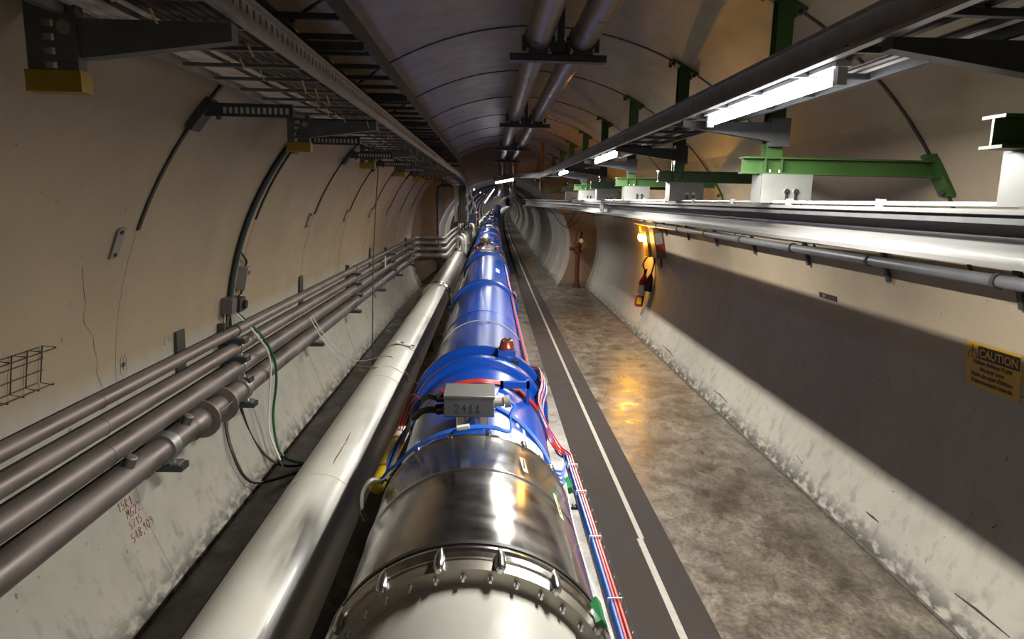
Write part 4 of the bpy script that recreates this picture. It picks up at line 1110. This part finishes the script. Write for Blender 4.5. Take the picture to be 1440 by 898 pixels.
# wire mesh basket
t = thing('wire_basket', 'dark wire mesh basket tray fixed on the left wall at the picture edge', 'basket', (-1.78, 2.4, -.77))
M = wall_frame(-.70, 2.5, -1, .0); 
def bw(a, b, c): return M @ Vector((a, b, c))
mb = MB()
for b, c in ((.075, .01), (.075, .06), (-.075, .01), (-.075, .06), (.025, .012), (-.025, .012)): 
    MB().cyl(bw(-1.5, b, c), bw(.28 if c > .05 or abs(b) < .05 else .25, b, c), .0028, 5).build('long_wire', WIRE, t)
for k in range(18):
    a = .27-.09*k
    MB().tube([bw(a, .08, .065), bw(a, .078, .012), bw(a, -.078, .012), bw(a, -.08, .065)], .0028, 5).build('cross_wire', WIRE, t)
# pencil and marker writing on the wall (each line its own mark)
def wallwrite(txt, y, z, h, r, m, lb, slant=.1, tilt=0.0, sp=.75):
    M = wall_frame(z, y, -1, .002) @ Matrix.Rotation(tilt, 4, 'Z')
    o = write(txt, M, h, r, sp, slant).build('handwriting', m, None, at=(M.translation.x, y, z+H))
    return tag(o, lb, 'writing', 'handwriting on the left wall')
wallwrite('15R1', 3.165, -1.545, .045, .0017, INKRED, 'red handwritten 15R1 on the left wall below the lowest pipe', tilt=-.05)
wallwrite('MG22', 3.215, -1.600, .045, .0017, INKRED, 'red handwritten MG22 below the line 15R1', tilt=-.03)
wallwrite('S715', 3.205, -1.652, .040, .0017, INKRED, 'red handwritten S715 below the line MG22', tilt=-.03)
wallwrite('548,109', 3.185, -1.712, .045, .0017, INKRED, 'red handwritten 548,109, lowest of the red lines', tilt=.02)
wallwrite('110', 3.86, -.865, .055, .0014, CABGRY, 'faint pencilled 110 on the left wall above the pipes', tilt=.1)
M = wall_frame(-.865, 3.43, -1, .002)
mb = MB()
for cz, rr in ((.018, .032), (-.026, .034)):
    mb.tube([M @ Vector((rr*math.cos(a)*.9, cz+rr*math.sin(a), 0)) for a in [k*2*PI/16 for k in range(17)]], .0012, 4)
mb.tube([M @ Vector((-.028, 0, 0)), M @ Vector((.030, 0, 0))], .0015, 4); mb.tube([M @ Vector((0, .035, 0)), M @ Vector((0, -.03, 0))], .0015, 4)
mb.xbox(M, .010, .010, .001)
tag(mb.build('survey_mark', INK, None, at=(M.translation.x, 3.43, -.865+H)), 'pencilled circle and cross survey mark on the left wall', 'writing')
pts = [(2.981, -.324), (3.03, -.43), (3.07, -.508), (3.06, -.55), (3.075, -.59), (3.13, -.64), (3.158, -.672), (3.17, -.72), (3.189, -.764), (3.20, -.80), (3.195, -.843), (3.22, -.90), (3.24, -.934)]
o = MB().tube([(wallpt(z, -1, .0005), y, z) for y, z in pts], .0016, 4).build('hairline_crack', PATCH, wall_left)
for pts in ([(3.905, -1.872), (3.834, -1.871), (3.763, -1.872)], [(8.91, -1.903), (8.58, -1.905), (8.30, -1.925)], [(6.77, -1.913), (6.584, -1.904), (6.356, -1.917)], [(3.056, -1.901), (2.91, -1.893), (2.693, -1.892)], [(4.867, -1.878), (4.747, -1.898)], [(3.035, -1.538), (3.014, -1.513)], [(3.777, -1.678), (3.765, -1.680)]):
    n_ = len(pts)
    MB().tube([(wallpt(z, 1, .0), y, z) for y, z in pts], [.003 + .004*(0 < i < n_-1) for i in range(n_)], 6).build('scuff_mark', INK, wall_right)
for pts in ([(-.823, 4.024, -1.418), (-.819, 3.9, -1.419), (-.812, 3.785, -1.42)], [(-.818, 3.852, -1.419), (-.817, 3.692, -1.419), (-.819, 3.574, -1.419), (-.814, 3.466, -1.42)], [(-.848, 2.35, -1.415), (-.847, 2.294, -1.415)], [(-.844, 4.834, -1.415), (-.839, 4.93, -1.416)], [(-.858, 2.438, -1.415), (-.828, 2.412, -1.417)]):
    n_ = len(pts)
    MB().tube([(x, y, z-.0035) for x, y, z in pts], [.003 + .0022*(0 < i < n_-1) for i in range(n_)], 6).build('scuff_mark', BROWNBOX, cream_line)

# ------------------------------------------------------------------ cables round the nearest magnet
zc = -1.24
t = thing('wire_tray', 'narrow wire cable tray along the right side of the steel sleeve', 'cable tray', (.42, 2, -1.28))
for x, z in ((.393, -1.27), (.436, -1.27), (.386, -1.240), (.443, -1.240)): MB().tube([(x, -1, z), (x, 1.5, z), (x, 3.2, z)], .003, 5).build('long_wire', CHROME, t)
for k in range(42):
    y = -.9+.1*k
    MB().tube([(.386, y, -1.238), (.393, y, -1.272), (.436, y, -1.272), (.443, y, -1.238)], .0028, 5).build('cross_wire', CHROME, t)
for y in (.7, 1.75, 2.7): MB().box(.33, .40, y-.015, y+.015, -1.285, -1.272).build('bracket', DGALV, t)
col = [(CABRED, 'red'), (CABRED, 'red'), (CABBLUE, 'blue'), (CABRED, 'red'), (CABBLUE, 'blue'), (CABRED, 'red'), (CABBLUE, 'blue'), (CABW, 'white'), (CABRED, 'red')]
for i, (m, cn) in enumerate(col):
    rank = [3, 4, 0, 5, 1, 6, 2, 7, 8][i]
    x = .402+.0112*(rank // 3); z = -1.262+.0108*(rank % 3)
    pts = [(x+.015*(cn == 'red'), -1, z), (x+.010*(cn == 'red')+random.uniform(-.004, .004), .6, z+.004), (x+random.uniform(-.004, .004), 1.3, z), (x+random.uniform(-.004, .004), 2.2, z+.003), (x, 3.06, z), (x-.004, 3.17+.004*i, z+.006), (x-.045, 3.215+.004*i, z+.022)] + [tuple(around(rad(an), rr+.005*(i % 3), yy+.008*i)) for an, rr, yy in ((11+i*.8, .366, 3.225), (17+i*.8, .358, 3.28), (23+i, .358, 3.40), (26+i, .380, 3.52), (27+i, .416, 3.66), (27+i, .420, 3.96), (27+i, .372, 4.12), (27+i, .350, 4.4), (27+i, .349, 7.30), (27+i, .388, 7.46), (27+i, .388, 7.60), (27+i, .349, 7.8), (27+i, .349, 11.1))]
    idx = sum(1 for q in col[:i] if q[1] == cn)
    lb = ('%s cable in the bundle right of the sleeve' % cn) + ('' if cn == 'white' else ', %s to it' % ordl(idx))
    cable('signal_cable', pts, .0052, m, lb, 'cable', '%s cables in the bundle beside the sleeve' % cn, 6, 4)
tz = MB()
for y in (1.2, 1.55, 1.95, 2.35, 2.75, 3.05): tz.sweep([(.394, y, -1.271), (.394, y, -1.229), (.436, y, -1.229), (.436, y, -1.271)], RECT(.006, .004), up=(0, 1, 0))
tz.build('cable_ties', PAPER, t)
# red bundle over the blue vessel
for i in range(4):
    pts = [tuple(around(rad(an), .353+.004*(i % 2), 3.30+.012*i+(.0011*(an-92) if an < 80 else 0)*-1)) for an in (122, 108, 95, 84, 72, 60, 48, 38, 32)]
    cable('signal_cable', pts, .0048, CABRED, 'red cable over the blue vessel behind the box, %s strand' % ordl(i), 'cable', 'red cables across the blue vessel', 6, 4)
# blue cables hugging the sleeve rim
for i in range(4):
    r = .384+.003*(i % 2)
    pts = [tuple(around(rad(164), r+.02, 2.62)), tuple(around(rad(150), r+.015, 2.52))] + [tuple(around(rad(a), r, 2.505+.006*i+.0011*max(0, 105-a))) for a in range(140, 62, -10)] + [(.10, 2.66+.01*i, -.870), (.115, 2.70, -.84), (.10, 2.70, -.82)]
    cable('signal_cable', pts, .0042, CABBLUE, 'blue cable on the top left rim of the sleeve, %s strand' % ordl(i), 'cable', 'blue cables along the sleeve rim', 6, 4)
for i in range(4):
    pts = [(.03+.006*i, 2.93, -.905)] + [tuple(around(rad(a), .352+.003*(i % 2), 2.93-.0052*(80-a)+.010*i)) for a in (76, 66, 56, 46, 36, 26)] + [(.33, 2.72+.05*i, -1.19), (.36, 2.95, -1.22), (.39, 3.1, -1.24)]
    cable('signal_cable', pts, .0042, CABBLUE, 'blue cable down the right of the blue vessel, %s strand' % ordl(i), 'cable', 'blue cables down the right of the vessel', 6, 4)
cable('signal_cable', [tuple(around(rad(a), .386, 2.515)) for a in (150, 135, 122, 112)], .003, CABW, 'short white cable lying over the blue ones on the sleeve rim', 'cable')
M = Matrix.Translation((-.085, 2.50, MZ+.394)) @ Matrix.Rotation(-.15, 4, 'Y')
o = MB().xbox(M, .024, .014, .006).build('cable_marker', WHITE, None, at=(-.085, 2.50, MZ+.394+H))
tag(o, 'white marker sleeve on the blue cables below the instrument box', 'marker')
# hose, black tubes and red wires left of the box
cable('corrugated_hose', [(-.20, 2.665, -.845), (-.235, 2.68, -.85), (-.268, 2.71, -.87), (-.298, 2.76, -.91)], .015, BLACK, 'black corrugated hose leaving the box on its left, lower one', 'hose')
cable('corrugated_hose', [(-.20, 2.68, -.80), (-.23, 2.70, -.80), (-.262, 2.74, -.825)], .012, BLACK, 'shorter black corrugated hose above the lower one left of the box', 'hose')
cable('grey_hose', [(-.315, 2.80, -.94), (-.355, 2.70, -1.02), (-.385, 2.58, -1.085), (-.405, 2.52, -1.085), (-.435, 2.48, -1.07), (-.462, 2.45, -1.10), (-.462, 2.42, -1.15), (-.445, 2.41, -1.20)], .009, mat('hose_grey', (.17, .16, .13), .5, var=.1), 'grey hose curling round the yellow tube left of the sleeve', 'hose')
for i in range(3):
    cable('signal_cable', [(-.255-.006*i, 2.74, -.825), (-.30-.010*i, 2.84, -.86+.012*i), (-.345-.012*i, 2.88, -.95), (-.365-.01*i, 2.86, -1.02), (-.37, 2.8, -1.10)], .0026, CABRED, 'thin red wire hanging left of the instrument box, %s one to the box' % ordl(i), 'wire', 'thin red wires left of the box', 5, 4)
for i in range(2):
    cable('signal_cable', [(-.27-.008*i, 2.82, -.89), (-.328-.008*i, 2.80, -.97), (-.372-.008*i, 2.72, -1.03), (-.395-.006*i, 2.60, -1.085), (-.385, 2.53, -1.09)], .006, CABBLUE, 'thick blue cable looping down left of the sleeve, %s one to the sleeve' % ordl(i), 'cable', 'thick blue cables left of the sleeve', 6, 4)
# brown cord from the neck to the rim
cable('brown_cord', [(-.12, 2.66, -.915), (-.20, 2.60, -.945), (-.27, 2.55, -.99), (-.33, 2.51, -1.05)], .003, CABB, 'thin brown cord stretched from the box neck to the sleeve rim', 'cord')
# yellow tube
t = thing('yellow_tube', 'yellow tube with white label lying left of the steel sleeve', 'tube', (-.40, 2.7, -1.13))
a, b = Vector((-.425, 2.52, -1.125)), Vector((-.365, 2.93, -1.02)); d = (b-a).normalized(); L = (b-a).length
MB().turn(a, d, [(0, .018), (.01, .029), (L-.02, .029), (L, .018)], 20).build('body', YELT, t)
MB().turn(a+d*(L-.09), d, [(0, .0295), (.001, .0302), (.065, .0302), (.066, .0295)], 20).build('label', PAPER, t)
MB().turn(a+d*(L-.11), d, [(0, .0295), (.001, .0303), (.012, .0303), (.013, .0295)], 20).build('red_band', CABRED, t)
MB().turn(a+d*.12, d, [(0, .0295), (.001, .0303), (.010, .0303), (.011, .0295)], 20).build('red_band', CABRED, t)
MB().box(-.43, -.33, 2.62, 2.64, -1.135, -1.120).build('bracket', DGALV, t)
# green clips and their wire
for i, (a, y, l) in enumerate(((rad(34), 1.575, 'green plastic clip on the nearest bolted flange'), (rad(24), 2.50, 'green plastic clip on the rear rim of the steel sleeve'))):
    p = around(a, .397, y); u = Vector((math.cos(a), 0, math.sin(a))); w = Vector((-math.sin(a), 0, math.cos(a)))
    M = Matrix(((w.x, 0, u.x, p.x), (w.y, 1, u.y, p.y), (w.z, 0, u.z, p.z), (0, 0, 0, 1)))
    t = thing('wire_clip', l, 'clip', tuple(p), 'green clips')
    MB().xbox(M, .012, .05, .010).build('body', GRNP, t)
    MB().turn(M @ Vector((-.012, -.02, .002)), -w, [(0, .006), (.010, .006)], 8).build('screw', CHROME, t)
cable('signal_wire', [tuple(around(rad(18), .40, .9)), tuple(around(rad(29), .405, 1.50)), tuple(around(rad(33), .398, 1.7)), tuple(around(rad(31), .387, 2.1)), tuple(around(rad(26), .39, 2.5))], .002, CABW, 'thin steel wire stretched between the two green clips', 'wire', 'thin white wires')

# navy board and small boxes by the bulkhead, left
t = thing('notice_board', 'small dark blue board with orange edge at the left of the bulkhead', 'board', (-.39, 15.8, -.54))
MB().box(-.475, -.315, 15.80, 15.83, -.545, -.35).build('panel', NAVY, t)
MB().box(-.315, -.298, 15.79, 15.83, -.545, -.33).build('edge_strip', ORNG, t)
MB().box(-.50, -.475, 15.58, 15.83, -.45, -.43).build('hanger', DGALV, t)
t = thing('conduit_riser', 'dark conduit rising up the left bulkhead face behind the pipes', 'conduit', (-1.22, 16.25, -1.9))
MB().tube(smooth([(-1.22, 16.25, -2.0), (-1.22, 16.25, -.5), (-1.22, 16.25, .20), (-1.15, 16.25, .27), (-.85, 16.25, .27)], 4), .025, 10).build('pipe', DGALV, t)

for o in bpy.data.objects:
    if '_at' in o: del o['_at']
